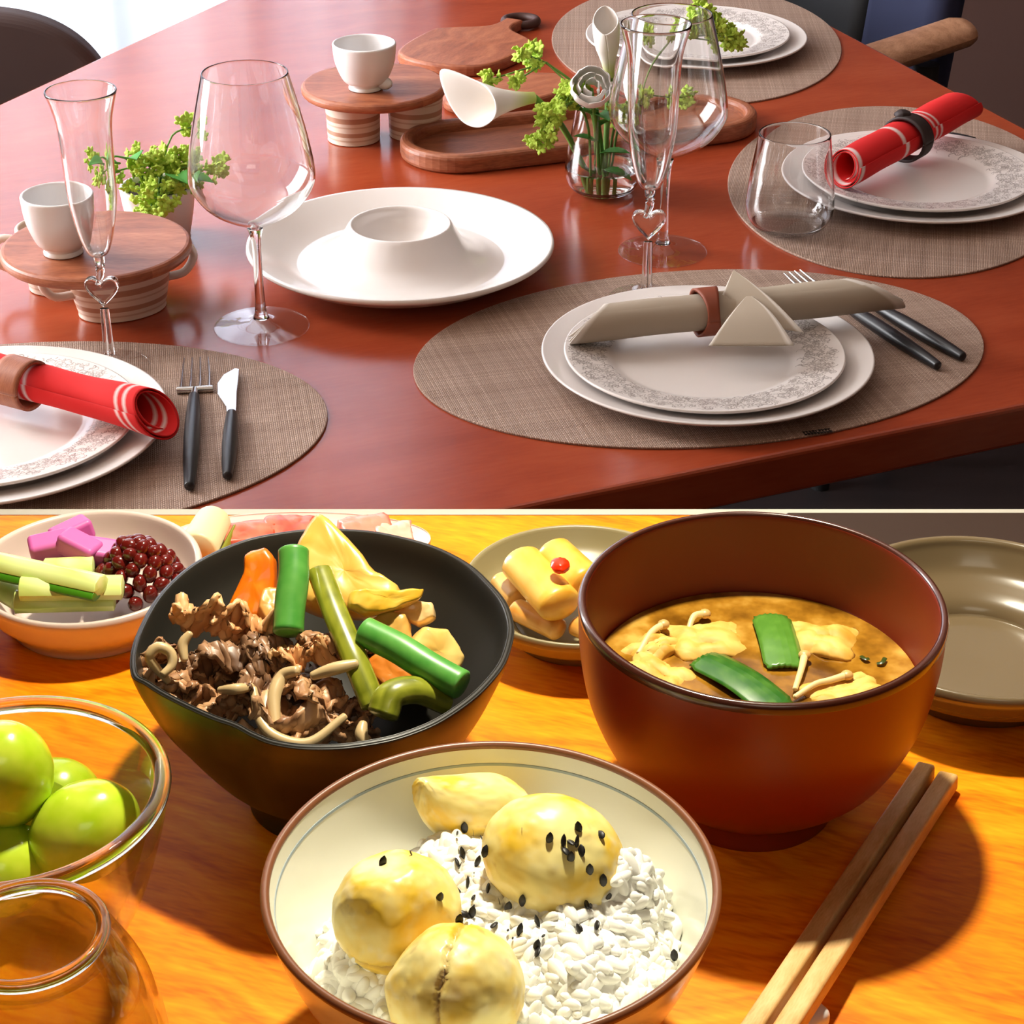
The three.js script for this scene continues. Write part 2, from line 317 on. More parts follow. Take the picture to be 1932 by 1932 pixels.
// ---------------------------------------------------------------- place settings
const MATS = [[-0.351, -1.186, 10], [0.1403, -1.323, 15.7], [0.345, -1.682, 79], [0.2017, -2.14, 88]].map(([x, z, turn]) => ({ c: V(x * K, TD, z * K), turn }));
const MAT_LABELS = ['taupe woven oval placemat under the fork and knife beside the red napkin', 'taupe woven oval placemat under the beige napkin, with a black stamp on its edge', 'taupe woven oval placemat under the empty tumbler and red napkin with dark ring', 'taupe woven oval placemat farthest back beyond the flowers'];
const MAT_AX = [[0.226, 0.150], [0.216, 0.150], [0.222, 0.150], [0.232, 0.158]];
const MH = 0.0022;
MATS.forEach((m, i) => {
  const [a, b] = MAT_AX[i], t = thing('placemat', MAT_LABELS[i], 'placemat', m.c, m.turn * Math.PI / 180, 'woven oval placemats');
  part(t, 'woven_sheet', slab(ring2(a * K, b * K, 110), MH, 0.0009), mWeave);
  if (i === 1) {                                 // illegible black stamp woven into the near edge
    const s = on(1543, 815, TD + MH), q = s.clone().sub(m.c).applyAxisAngle(V(0, 1, 0), -m.turn * Math.PI / 180), r = rng(5), bits = [];
    const w = wide(57, s), n = 9;
    for (let k = 0; k < n; k++) { bits.push(box((k - n / 2) / n * w, (k - n / 2 + 0.78) / n * w, 0, 0.0003, -0.0032 + r() * 0.001, -0.0022 + r() * 0.001)); bits.push(box((k - n / 2) / n * w, (k - n / 2 + 0.3) / n * w, 0, 0.0003, -0.0032, 0.0032)); bits.push(box((k - n / 2 + 0.3) / n * w, (k - n / 2 + 0.78) / n * w, 0, 0.0003, 0.0014 - r() * 0.002, 0.0030)); }
    const st = part(t, 'stamp', merge(bits), std(C(22, 20, 20), 0.7), 'small black stamped mark');
    st.position.set(q.x, MH + 0.0001, q.z); st.rotation.y = -0.02; st.userData.kind = 'stuff';
  }
});
// a flat-rimmed plate: charger r 1, dinner plate r 0.835
function plateGeo(r, well, rim) {
  const prof = [[0.0004, 0.0022], [0.42, 0.0022], [0.45, 0], [0.51, 0], [0.54, 0.0025], [well, 0.0035], [well + 0.05, 0.0070], [0.985, rim - 0.0028], [1, rim - 0.0012], [0.997, rim], [0.985, rim + 0.0003], [well + 0.07, 0.0105], [well + 0.035, 0.0095], [well - 0.005, 0.0066], [well - 0.05, 0.0058], [0, 0.0056]].map(([k, y]) => [k * r, y]);
  const g = lathe(prof, 112), p = g.attributes.position, uv = g.attributes.uv; for (let i = 0; i < p.count; i++) uv.setXY(i, 0.5 + p.getX(i) / (2 * r), 0.5 + p.getZ(i) / (2 * r)); return g;
}
const RC = 0.1195 * K, RP = 0.1005 * K;
const chargerGeo = plateGeo(RC, 0.72, 0.0165), dinnerGeo = plateGeo(RP, 0.655, 0.0150);
const PLATES = [
  [-0.351, -1.179, 'under the red napkin with pale ring', 'front left'], [0.1405, -1.291, 'under the beige napkin', 'front right'],
  [0.358, -1.664, 'under the red napkin with dark ring', 'right'], [0.1991, -2.106, 'farthest back beyond the flowers', 'back'],
];
const PLATE_Y = TD + MH + 0.0060;
PLATES.forEach(([x, z, where], i) => {
  const a = thing('charger_plate', 'large plain white charger plate ' + where, 'plate', V(x * K, TD + MH, z * K), 0, 'large white charger plates');
  part(a, 'plate_body', chargerGeo, mPorcelain);
  const b = thing('dinner_plate', 'smaller white plate with printed scroll rim ' + where, 'plate', V((x - (i === 1 ? 0.003 : 0)) * K, PLATE_Y, (z + (i === 1 ? 0.008 : 0.002)) * K), i, 'white plates with scroll-patterned rims');
  part(b, 'plate_body', dinnerGeo, mScroll);
});

// ---------------------------------------------------------------- serving plate with raised cup in the middle
{
  const c = V(-0.0895 * K, TD, -1.4815 * K), r = 0.1235 * K;
  const o = thing('serving_plate', 'large round white serving plate with a raised dip cup in its centre', 'plate', c);
  const prof = [[0.0005, 0.004], [r * 0.5, 0.004], [r * 0.54, 0], [r * 0.60, 0], [r * 0.66, 0.005], [r * 0.85, 0.013], [r * 0.985, 0.0235], [r, 0.0255], [r * 0.995, 0.0285], [r * 0.975, 0.0282], [r * 0.9, 0.023], [r * 0.80, 0.0168], [r * 0.74, 0.0120], [r * 0.68, 0.0100]];
  const dip = curve2([[r * 0.68, 0.0100], [r * 0.60, 0.0104], [r * 0.52, 0.0138], [r * 0.44, 0.0215], [r * 0.375, 0.0345], [r * 0.34, 0.0425], [r * 0.322, 0.0445], [r * 0.304, 0.0425], [r * 0.285, 0.033], [r * 0.22, 0.021], [r * 0.1, 0.0155], [0, 0.015]], 60);
  part(o, 'plate_body', lathe([...prof, ...dip.slice(1)], 112), mPorcelain);
}

// ---------------------------------------------------------------- stemware, measured as [half width, row] up the axis
function measured(px, row, Y, prof) {
  const base = on(px, row, Y);
  return [base, prof.map(([w, rw]) => { const y = rowHeight(base.z, rw), d = -(y - EYE) * PS - base.z * PC; return [w * d / F, y - Y]; })];
}
function wineGlass(px, row, label, k) {
  const [b, p] = measured(px, row, TD, [[13, row - 10], [9.5, row - 50], [8.5, row - 110], [10, row - 165], [15, row - 188], [48, row - 205], [90, row - 232], [116, row - 268], [120, row - 295], [113, row - 345], [99, row - 410], [88, row - 455], [82, row - 480]].map(([w, r]) => [w * k, row - (row - r) * k]));
  const foot = wide(90 * k, b);
  const o = thing('wine_glass', label, 'glass', b, 0, 'large clear wine glasses');
  const st = curve2([[p[0][0], p[0][1]], p[1], p[2], p[3], p[4]], 22).map(([r, y]) => [r, y]);
  part(o, 'foot', lathe([[0.0004, 0], [foot * 0.97, 0], [foot, 0.0007], [foot * 0.99, 0.0016], [foot * 0.55, 0.0030], [foot * 0.25, 0.0052], [p[0][0] * 1.25, 0.0085], [0.0004, 0.0085]], 72), mGlassFoot);
  part(o, 'stem', lathe([[0.0004, 0.0087], [p[0][0] * 1.2, 0.0087], ...st.filter(([, y]) => y > 0.012), [0.0004, p[4][1]]], 32), mGlass);
  const bowl = curve2([[0.0006, p[4][1] + 0.0002], ...p.slice(5)], 46);
  part(o, 'bowl', lathe(shell(bowl, 0.0011), 96), mGlass);
  return o;
}
wineGlass(494, 617, 'large clear wine glass standing beside the round serving plate', 1);
wineGlass(1250, 475, 'large clear wine glass standing behind the centre flute, near the flower vase', 0.935);
function heartShape(s) {
  const g = new THREE.Shape(); g.moveTo(0, -1); g.bezierCurveTo(-0.35, -0.55, -1.05, -0.1, -1, 0.45); g.bezierCurveTo(-0.95, 0.95, -0.3, 1.0, 0, 0.5); g.bezierCurveTo(0.3, 1.0, 0.95, 0.95, 1, 0.45); g.bezierCurveTo(1.05, -0.1, 0.35, -0.55, 0, -1);
  return new THREE.ExtrudeGeometry(g, { depth: 0.15, bevelEnabled: true, bevelThickness: 0.28, bevelSize: 0.16, bevelOffset: -0.16, bevelSegments: 5, curveSegments: 16 }).translate(0, 0, -0.075).scale(s, s, s);
}
function flute(px, row, label, k) {
  const R = (dr) => row - dr * k;
  const [b, p] = measured(px, row, TD + MH, [[11, R(12)], [9.5, R(60)], [11, R(112)], [9, R(175)], [12, R(196)], [20, R(216)], [35, R(258)], [46, R(318)], [49, R(390)], [53, R(462)], [68, R(520)]].map(([w, r]) => [w * k, r]));
  const foot = wide(73 * k, b), o = thing('champagne_flute', label, 'glass', b, 0, 'champagne flutes with glass hearts on the stems');
  part(o, 'foot', lathe([[0.0004, 0], [foot * 0.97, 0], [foot, 0.0008], [foot * 0.98, 0.0018], [foot * 0.5, 0.0034], [foot * 0.22, 0.0075], [p[0][0] * 1.1, 0.0108], [0.0004, 0.0108]], 64), mGlassFoot);
  const s = p[1][0];
  for (const q of [-1, 1]) part(o, 'stem', rod([V(q * s * 0.62, 0.011, 0), V(q * s * 0.5, p[1][1], 0), V(q * s * 0.38, p[2][1] - 0.001, 0)], () => s * 0.5, { seg: 14, n: 14, round: 0.2 }), mGlass);
  const hy = (rowHeight(b.z, R(112)) + rowHeight(b.z, R(172))) / 2 - b.y, hs = (rowHeight(b.z, R(172)) - rowHeight(b.z, R(112))) / 2;
  part(o, 'heart', heartShape(hs).translate(0, hy + 0.001, 0), mGlass, 'clear glass heart');
  part(o, 'upper_stem', rod([V(-s * 0.7, p[2][1] + hs * 1.5, 0), V(0, p[3][1] + 0.002, 0), V(0, p[5][1] - 0.001, 0)], (t) => lerp(s * 0.55, s * 1.15, t), { seg: 14, n: 12, round: 0.2 }), mGlass);
  part(o, 'bowl', lathe(shell(curve2([[0.0006, p[5][1] - 0.004], ...p.slice(5)], 44), 0.0014), 72), mGlass);
  return o;
}
flute(209, 692, 'champagne flute with heart stem standing over the front-left placemat', 1);
flute(1219, 566, 'champagne flute with heart stem standing behind the beige napkin plate', 1.0);
{
  const [b, p] = measured(1487, 430, TD + MH, [[44, 437], [60, 427], [76, 412], [83, 390], [82, 365], [78, 325], [72, 285], [68, 252]]);
  const o = thing('stemless_tumbler', 'clear stemless glass tumbler standing on the right-hand placemat', 'glass', b);
  part(o, 'glass_body', lathe(shell(curve2([[0.0006, 0.0], [wide(38, b), 0], ...p.slice(1).map(([r, y]) => [r, Math.max(y, 0.0005)])], 40), 0.0014, 0.0045), 96), mGlass);
}

// ---------------------------------------------------------------- napkins
const mRedNapkin = vc(0.85, { sheen: 0.3, sheenColor: C(255, 120, 110), sheenRoughness: 0.6 }), mBeigeNapkin = vc(0.9);
// spiral roll along A -> B; both ends cut aslant by `slant` (in metres, lower edge longer); stripes = [from, to] along its length
function napkinRoll(A, B, r, slants, turns, color, front = false, flare = 0, th = 0.0011) {
  const d = B.clone().sub(A), L = d.length(), x = d.clone().normalize(), y = V(0, 1, 0).addScaledVector(x, -x.y).normalize(), z = x.clone().cross(y);
  return sheet((u, v) => {
    const a = -0.9 + v * turns * 2 * Math.PI, rr = r * (0.55 + 0.45 * Math.sqrt(v)) * (1 + 0.02 * Math.sin(u * 19 + v * 7)) * (1 + flare * smooth(0.72, 1, u)), low = front ? 0.5 + 0.5 * Math.cos(a + 0.8) : 0.5 - 0.5 * Math.sin(a);
    const s = lerp(-slants[0] * low, L + slants[1] * low, u);
    return A.clone().addScaledVector(x, s).addScaledVector(y, Math.sin(a) * rr * 0.8).addScaledVector(z, Math.cos(a) * rr);
  }, 80, 60, th, color);
}
const RED = C(214, 18, 20), REDW = C(236, 210, 208), BEI = C(172, 158, 140), BEIW = C(214, 206, 196);
const stripes = (list) => (u, v) => (list.some(([a, b, sl]) => { const w = u + (sl ?? 0) * v; return w > a && w < b; }) ? REDW : RED);
function bandRing(p, axis, r, w, th, waist, mat, o, name) {
  const y = V(0, 1, 0).addScaledVector(axis, -axis.y).normalize(), z = axis.clone().cross(y);
  return part(o, name, sheet((u, v) => { const a = u * 2 * Math.PI, k = waist ? lerp(1, waist, Math.pow(Math.max(0, Math.cos(a - 0.35)), 1.5)) : 1; return V(0, 0, 0).addScaledVector(axis, (v - 0.5) * w * k).addScaledVector(y, Math.sin(a) * r * 0.92).addScaledVector(z, Math.cos(a) * r); }, 64, 6, th), mat);
}
{
  const Y = PLATE_Y + 0.0130;
  // left: red
  let A = on(-118, 672, Y + 0.0225), B = on(268, 772, Y + 0.0185), r = wide(45, B), ax = B.clone().sub(A).normalize();
  let n = single('napkin', 'red rolled napkin with white stripes and a pale wooden ring, front left', 'napkin', napkinRoll(A, B, r, [0.01, 0.026], 2.2, stripes([[0.10, 0.14], [0.17, 0.19], [0.435, 0.458, 0.0], [0.48, 0.50], [0.90, 0.918], [0.94, 0.955]]), false, 0.2), mRedNapkin, 'rolled napkins on the plates');
  let rp = on(38, 722, Y + 0.0215);
  let o = thing('napkin_ring', 'pale brown wooden ring round the front-left red napkin', 'napkin ring', rp);
  bandRing(rp, ax, r * 1.1, 0.024, 0.003, 0, mTeak, o, 'band');
  // right: red with dark ring
  A = on(1603, 312, Y + 0.0185); B = on(1802, 204, Y + 0.025); r = wide(42, A); ax = B.clone().sub(A).normalize();
  single('napkin', 'red rolled napkin with white stripes held by a dark brown ring', 'napkin', napkinRoll(A, B, r, [0.020, 0.022], 2.2, stripes([[0.0, 0.03], [0.36, 0.385], [0.60, 0.62], [0.64, 0.66]]), true), mRedNapkin, 'rolled napkins on the plates');
  rp = on(1712, 260, Y + 0.0205);
  o = thing('napkin_ring', 'dark brown knotted ring round the red napkin at the table edge', 'napkin ring', rp);
  const mDark = std(C(44, 30, 28), 0.6);
  bandRing(rp, ax, r * 1.1, 0.017, 0.003, 0, mDark, o, 'band');
  part(o, 'knot', blob([0.008, 0.005, 0.007], { amp: 0.25, seed: 3, detail: 3 }).translate(-0.006, r * 1.05, -0.004), mDark);
  // front right: beige
  A = on(1146, 606, Y + 0.0165); B = on(1598, 558, Y + 0.0215); r = wide(43, A); ax = B.clone().sub(A).normalize();
  const hem = (u) => (u < 0.02 || u > 0.965 ? BEIW : BEI);
  const g = thing('napkin', 'beige rolled cloth napkin with two folded corner flaps and a brown leather ring', 'napkin', V(A.x, A.y - r, A.z), 0, 'rolled napkins on the plates');
  const loc = (geo) => geo.translate(-g.position.x, -g.position.y, -g.position.z);
  part(g, 'roll', loc(napkinRoll(A, B, r, [0.034, 0.046], 2.3, hem, true)), mBeigeNapkin);
  const flap = (q, apex, q2, lift) => {           // folded corner: a curved triangle from the ring out to its point and back to the roll
    const a = q, t = apex, b = q2;
    return loc(sheet((u, v) => { const base = a.clone().lerp(b, u), k = v; const p = base.lerp(t, k); p.y += lift * Math.sin(Math.PI * k) * (0.4 + 0.6 * u); return p; }, 20, 20, 0.0012, (u, v) => (u < 0.05 || u > 0.93 ? BEIW : BEI)));
  };
  const front = (px, row, f) => { const p = on(px, row, Y + 0.018); p.z += f; return p; };
  part(g, 'flap', flap(front(1345, 597, 0.004), on(1384, 510, Y + 0.046), front(1512, 612, 0.016), 0.004), mBeigeNapkin, 'folded corner pointing up');
  part(g, 'flap', flap(front(1335, 640, 0.012), on(1412, 556, Y + 0.034), front(1490, 626, 0.026), 0.006), mBeigeNapkin, 'smaller folded corner in front');
  rp = on(1334, 588, Y + 0.019);
  o = thing('napkin_ring', 'reddish brown waisted leather ring round the beige napkin', 'napkin ring', rp);
  bandRing(rp, ax, r * 1.1, 0.019, 0.0022, 0.5, std(C(138, 66, 40), 0.5), o, 'band');
}

// ---------------------------------------------------------------- cutlery
function handleRod(a, b, r0, r1, o) { return part(o, 'handle', rod([a, b], (t) => lerp(r0, r1, Math.pow(Math.sin(Math.PI * clamp(0.12 + t * 0.8)), 0.8)), { seg: 14, n: 20, round: 0.5 }), mBlackHandle, 'black tapered handle'); }
function fork(o, T, E, width, frac = 0.36, bar = true) {  // T = tip of the tines, E = end of the handle, both local
  const d = E.clone().sub(T), x = d.clone().normalize(), s = V(-x.z, 0, x.x), at = (f, k = 0, y = 0) => T.clone().addScaledVector(d, f).addScaledVector(s, k).add(V(0, y, 0));
  const hd = part(o, 'crossbar', rod([at(frac * 0.70, -width * 0.52, 0.0016), at(frac * 0.70, width * 0.52, 0.0016)], () => 0.0029, { seg: 14, n: 4, round: 0.2 }), mSteel);
  for (const k of [-1.5, -0.5, 0.5, 1.5]) part(hd, 'tine', rod([at(0, k * width * 0.24, 0.004), at(0.12, k * width * 0.27, 0.001), at(frac * 0.68, k * width * 0.28, 0.0012)], (t) => lerp(0.0006, 0.0014, t), { seg: 8, n: 8 }), mSteel);
  part(hd, 'neck', rod([at(frac * 0.70, 0, 0.002), at(frac * 0.95, 0, 0.003)], (t) => lerp(0.0026, 0.0036, t), { seg: 12, n: 5 }), mSteel);
  handleRod(at(frac * 0.93, 0, 0.0045), at(1, 0, 0.0035), 0.0026, 0.0062, o);
}
{
  const Y = TD + MH + 0.001;
  let E = on(358, 925, Y), T = on(371, 683, Y);
  let o = thing('fork', 'silver fork with black handle beside the front-left plate', 'fork', E);
  fork(o, T.clone().sub(E), V(0, 0, 0), wide(62, T));
  E = on(430, 905, Y); T = on(444, 702, Y);
  o = thing('knife', 'small silver knife with black handle beside the front-left fork', 'knife', E);
  const l = T.clone().sub(E), at = (f, k = 0) => l.clone().multiplyScalar(f).addScaledVector(V(1, 0, 0.05), k);
  const q = [[1, 0.000], [0.93, -0.009], [0.84, -0.0135], [0.74, -0.0125], [0.62, -0.005], [0.5, -0.0035], [0.5, 0.0032], [0.62, 0.0035], [0.75, 0.003], [0.88, 0.0035], [0.99, 0.0035]].map(([f, k]) => { const v = at(f, k); return [v.x, v.z]; });
  part(o, 'blade', slab(q, 0.0018, 0.0006).translate(0, 0.002, 0), mSteel);
  handleRod(at(0.54).add(V(0, 0.0045, 0)), V(0, 0.0035, 0), 0.0026, 0.0058, o);
  // front right: handles stick out from under the napkin
  E = on(1768, 697, Y); T = on(1494, 520, Y);
  o = thing('fork', 'fork with black handle, half hidden behind the beige napkin', 'fork', E);
  fork(o, T.clone().sub(E), V(0, 0, 0), wide(50, T), 0.42);
  E = on(1815, 680, Y); T = on(1560, 535, Y);
  o = thing('knife', 'knife with black handle lying at the right edge of the front-right placemat', 'knife', E);
  const k = T.clone().sub(E), kd = k.clone().normalize(), ks = V(-kd.z, 0, kd.x), kt = (f, s) => { const v = k.clone().multiplyScalar(f).addScaledVector(ks, s); return [v.x, v.z]; };
  part(o, 'blade', slab([kt(1, 0), kt(0.9, 0.008), kt(0.8, 0.008), kt(0.66, 0.0036), kt(0.55, 0.0034), kt(0.55, -0.0034), kt(0.7, -0.0036), kt(0.97, -0.002)], 0.0022, 0.0007).translate(0, 0.0022, 0), mSteel);
  handleRod(k.clone().multiplyScalar(0.61).add(V(0, 0.0047, 0)), V(0, 0.0035, 0), 0.0028, 0.0062, o);
  E = on(1842, 241, Y + 0.018); T = on(1690, 234, Y + 0.012);
  o = thing('knife', 'black-handled knife mostly hidden behind the red napkin with the dark ring', 'knife', V(E.x, Y, E.z));
  const h = T.clone().sub(E); h.y = 0;
  part(o, 'blade', slab([[h.x, h.z], [h.x * 0.5, h.z * 0.5 + 0.004], [h.x * 0.5, h.z * 0.5 - 0.004]], 0.002, 0.0005).translate(0, 0.002, 0), mSteel);
  handleRod(h.clone().multiplyScalar(0.55).add(V(0, 0.0045, 0)), V(0, 0.004, 0), 0.0026, 0.0056, o);
}

// ---------------------------------------------------------------- boards on bowls, cups, pot
const mStriped = std(0xffffff, 0.35, { map: canvasTexture(8, 256, (x, w, h) => { x.fillStyle = 'rgb(222,206,190)'; x.fillRect(0, 0, w, h); x.fillStyle = 'rgb(178,136,112)'; for (const [a, b] of [[0.16, 0.26], [0.46, 0.56], [0.74, 0.82]]) x.fillRect(0, h * a, w, h * (b - a)); x.fillStyle = 'rgb(200,172,150)'; for (const a of [0.3, 0.62, 0.88]) x.fillRect(0, h * a, w, h * 0.03); }, [1, 1 / 0.056]) });
const bowlProfile = (r, h, f) => curve2([[0.0006, 0], [r * f, 0], [r * (f + 0.09), h * 0.10], [r * 0.94, h * 0.55], [r, h]], 30);
function ovalBowl(px, row, turn, rx, rz, label) {
  const b = on(px, row, TD), o = thing('handled_bowl', label, 'bowl', b, turn, 'striped beige oval bowls with two handles');
  part(o, 'bowl_body', lathe(shell(bowlProfile(1, 0.056, 0.74).map(([r, y]) => [r * rx, y]), 0.004), 72).scale(1, 1, rz / rx), mStriped);
  for (const s of [-1, 1]) part(o, 'handle', rod([V(s * rx * 0.96, 0.048, 0), V(s * (rx + 0.013), 0.050, 0), V(s * (rx + 0.021), 0.038, 0), V(s * (rx + 0.012), 0.024, 0), V(s * rx * 0.90, 0.022, 0)], () => [0.0036, 0.0042], { seg: 12, n: 18, up: V(0, 0, 1) }), std(C(226, 214, 204), 0.35));
  return b;
}
ovalBowl(232, 584, 0.50, 0.0465, 0.034, 'striped beige oval bowl with two handles under the front edge of the left round board');
ovalBowl(120, 540, 0.30, 0.036, 0.030, 'striped beige bowl at the far left under the left round board');
function roundBoard(px, row, Y, hw, label, mat) {
  const b = on(px, row, Y), r = wide(hw, b), o = thing('round_board', label, 'board', V(b.x, Y, b.z));
  part(o, 'board_body', slab(ring2(r, r, 96), 0.010, 0.004), mat); return [b, r];
}
const LB = TD + 0.0585;
roundBoard(183, 480, LB, 178, 'round reddish-brown wooden board on two oval bowls, holding a cup', mTeak);
function cup(px, row, Y, hw, h, label, lug) {
  const b = on(px, row, Y), r = wide(hw, b), o = thing('teacup', label, 'cup', b);
  part(o, 'cup_body', lathe(shell(curve2([[0.0006, 0.003], [r * 0.40, 0.003], [r * 0.44, 0], [r * 0.50, 0], [r * 0.52, 0.005], [r * 0.72, h * 0.24], [r * 0.93, h * 0.6], [r, h]], 40), 0.0032), 80), mCup);
  if (lug) part(o, 'handle', blob([0.008, 0.0065, 0.006], { amp: 0.05, detail: 3 }).translate(r * 0.62, h * 0.16, r * 0.2), mCup);
}
cup(120, 477, LB + 0.01, 68, 0.050, 'white porcelain cup standing on the left round board');
{
  const Y = TD + 0.052;
  for (const [px, row, l] of [[668, 262, 'striped beige ramekin on the left under the back round board'], [784, 253, 'striped beige ramekin on the right under the back round board']]) {
    const b = on(px, row, TD), r = wide(54, b), o = thing('ramekin', l, 'bowl', b, 0, 'striped beige ramekins under the back board');
    part(o, 'bowl_body', lathe(shell(bowlProfile(r, 0.049, 0.82), 0.004), 64), mStriped);
  }
  roundBoard(706, 174, Y - 0.002, 137, 'round wooden board on two striped ramekins at the back', mTeak);
  cup(690, 167, Y + 0.008, 60, 0.047, 'white porcelain cup standing on the back round board', true);
}
// white pot with lady's mantle
const mLeafA = std(C(106, 158, 44), 0.6), mLeafB = std(C(62, 140, 40), 0.6), mBloom = std(C(176, 206, 72), 0.7), mStem = std(C(96, 140, 52), 0.6);
const bloomUnit = (() => { const list = []; for (let k = 0; k < 5; k++) { const a = k / 5 * 6.283; list.push(new THREE.SphereGeometry(1, 6, 4).scale(0.9, 0.28, 0.55).translate(0.75, 0.1, 0).rotateZ(0.35).rotateY(a)); } list.push(new THREE.SphereGeometry(0.45, 6, 4)); return merge(list); })();
function bloomCluster(c, r, n, seed, size = 0.0042) {
  const q = rng(seed), list = [];
  for (let i = 0; i < n; i++) { const d = V(q() - 0.5, q() - 0.5, q() - 0.5).normalize().multiplyScalar(r * Math.cbrt(q())); const e = new THREE.Euler(q() * 6, q() * 6, q() * 6), s = size * lerp(0.7, 1.2, q()); list.push(bloomUnit.clone().applyMatrix4(new THREE.Matrix4().compose(c.clone().add(V(d.x, d.y * 0.85, d.z)), new THREE.Quaternion().setFromEuler(e), V(s, s, s)))); }
  return mergeGeometries(list);
}
function leafGeo(c, dir, len, wid, droop) {
  const d = dir.clone().normalize(), s = d.clone().cross(V(0, 1, 0)).normalize(), n = s.clone().cross(d);
  return sheet((u, v) => { const w = Math.sin(Math.PI * Math.pow(v, 0.7)) * wid * (1 + 0.06 * Math.sin(v * 40)); return c.clone().addScaledVector(d, v * len).addScaledVector(s, (u - 0.5) * w).addScaledVector(n, Math.abs(u - 0.5) * w * 0.35 - droop * v * v); }, 6, 14, 0.0005);
}
{
  const b = on(305, 447, TD), r = wide(70, b), h = rowHeight(b.z, 352) - TD;
  const pot = thing('flower_pot', 'white ceramic pot of yellow-green blossoms behind the left round board', 'pot', b);
  part(pot, 'pot_body', lathe(shell(curve2([[0.0006, 0], [r * 0.72, 0], [r * 0.78, 0.004], [r * 0.92, h * 0.55], [r, h]], 30), 0.004), 64), mCup);
  part(pot, 'soil', new THREE.CylinderGeometry(r * 0.86, r * 0.8, 0.01, 32).translate(0, h * 0.82, 0), std(C(60, 45, 36), 0.95));
  const pl = thing('potted_plant', 'yellow-green lady\'s mantle growing in the white pot', 'plant', V(b.x, TD + h * 0.82, b.z));
  const at = (px, row, dz = 0) => { const z = b.z + dz, y = rowHeight(z, row), d = -(y - EYE) * PS - z * PC; return V((px - 966) / F * d - b.x, y - TD - h * 0.82, dz); };
  const spots = [[305, 318, 0.0], [262, 345, 0.02], [330, 300, -0.01], [275, 300, 0.01], [300, 372, 0.045], [318, 352, 0.03], [345, 335, 0.0], [395, 325, 0.01], [420, 315, -0.01], [180, 300, 0.0], [205, 330, 0.02], [360, 240, -0.03], [285, 395, 0.05]];
  spots.forEach(([px, row, dz], i) => {
    const c = at(px, row, dz), small = [7, 8, 9, 10, 11].includes(i);
    const st = part(pl, 'stem', rod([V(0, 0, 0), V(c.x * 0.5, Math.max(c.y, 0.01) * 0.8 + 0.008, c.z * 0.5), c], () => 0.0009, { seg: 6, n: 8 }), mStem);
    const k = part(st, 'blossom', bloomCluster(c, small ? 0.012 : 0.0175, small ? 11 : 22, 90 + i), mBloom); k.userData.kind = 'stuff';
  });
  for (const [px, row, dx, dz, l] of [[225, 310, -0.4, 0.3, 0.03], [340, 345, 0.7, 0.2, 0.03], [240, 300, 0.2, 0.3, 0.022], [330, 330, 0.5, 0.8, 0.03]]) part(pl, 'leaf', leafGeo(at(px, row, 0.02), V(dx, 0.2, dz), l, 0.026, 0.006), mLeafB);
}

// ---------------------------------------------------------------- wooden tray and boards behind the vase
{
  const A = on(868, 292, TD), B = on(1318, 240, TD), L = A.distanceTo(B), r = 0.062, ang = Math.atan2(B.z - A.z, B.x - A.x);
  const st = (rr) => { const o = []; for (let k = 0; k <= 24; k++) { const a = Math.PI / 2 + k / 24 * Math.PI; o.push([Math.cos(a) * rr, Math.sin(a) * rr]); } for (let k = 0; k <= 24; k++) { const a = -Math.PI / 2 + k / 24 * Math.PI; o.push([L + Math.cos(a) * rr, Math.sin(a) * rr]); } return o; };
  const t = thing('wooden_tray', 'long oval dark wooden tray with a raised rim behind the flower vase', 'tray', A, -ang);
  part(t, 'tray_base', slab(st(r - 0.004), 0.008, 0.003), mWalnut);
  part(t, 'tray_rim', slab(st(r), 0.02, 0.005, [st(r - 0.013).reverse()]), mWalnut);
  // paddle board with a round hole at its end
  const H0 = on(985, 48, TD), T0 = on(850, 122, TD), d = T0.clone().sub(H0), len = d.length(), a2 = Math.atan2(d.z, d.x);
  const pb = thing('paddle_board', 'wooden serving board with a dark looped ring handle lying at the back', 'board', H0, -a2);
  const ol = [[0.02, -0.012], [0.06, -0.016], [0.09, -0.055], [len * 0.6, -0.07], [len + 0.02, -0.06], [len + 0.045, 0], [len + 0.02, 0.06], [len * 0.6, 0.07], [0.09, 0.055], [0.06, 0.016], [0.02, 0.012]];
  part(pb, 'board_body', slab(curve2(ol.map(([x, z]) => [x + 1, z + 1]), 80).map(([x, z]) => [x - 1, z - 1]), 0.014, 0.004), mTeak);
  part(pb, 'ring_handle', new THREE.TorusGeometry(0.02, 0.0055, 12, 36).rotateX(Math.PI / 2).translate(0.004, 0.0065, 0), std(C(62, 34, 28), 0.6), 'dark looped ring');
  const S0 = on(880, 205, TD), S1 = on(1040, 172, TD), sl = S0.distanceTo(S1), sb = thing('oblong_dish', 'shallow oblong wooden dish lying behind the calla lily', 'dish', S0, -Math.atan2(S1.z - S0.z, S1.x - S0.x));
  part(sb, 'dish_body', slab(ring2(sl * 0.72, 0.05, 60).map(([x, z]) => [x + sl * 0.5, z]), 0.014, 0.005), mTeak);
}

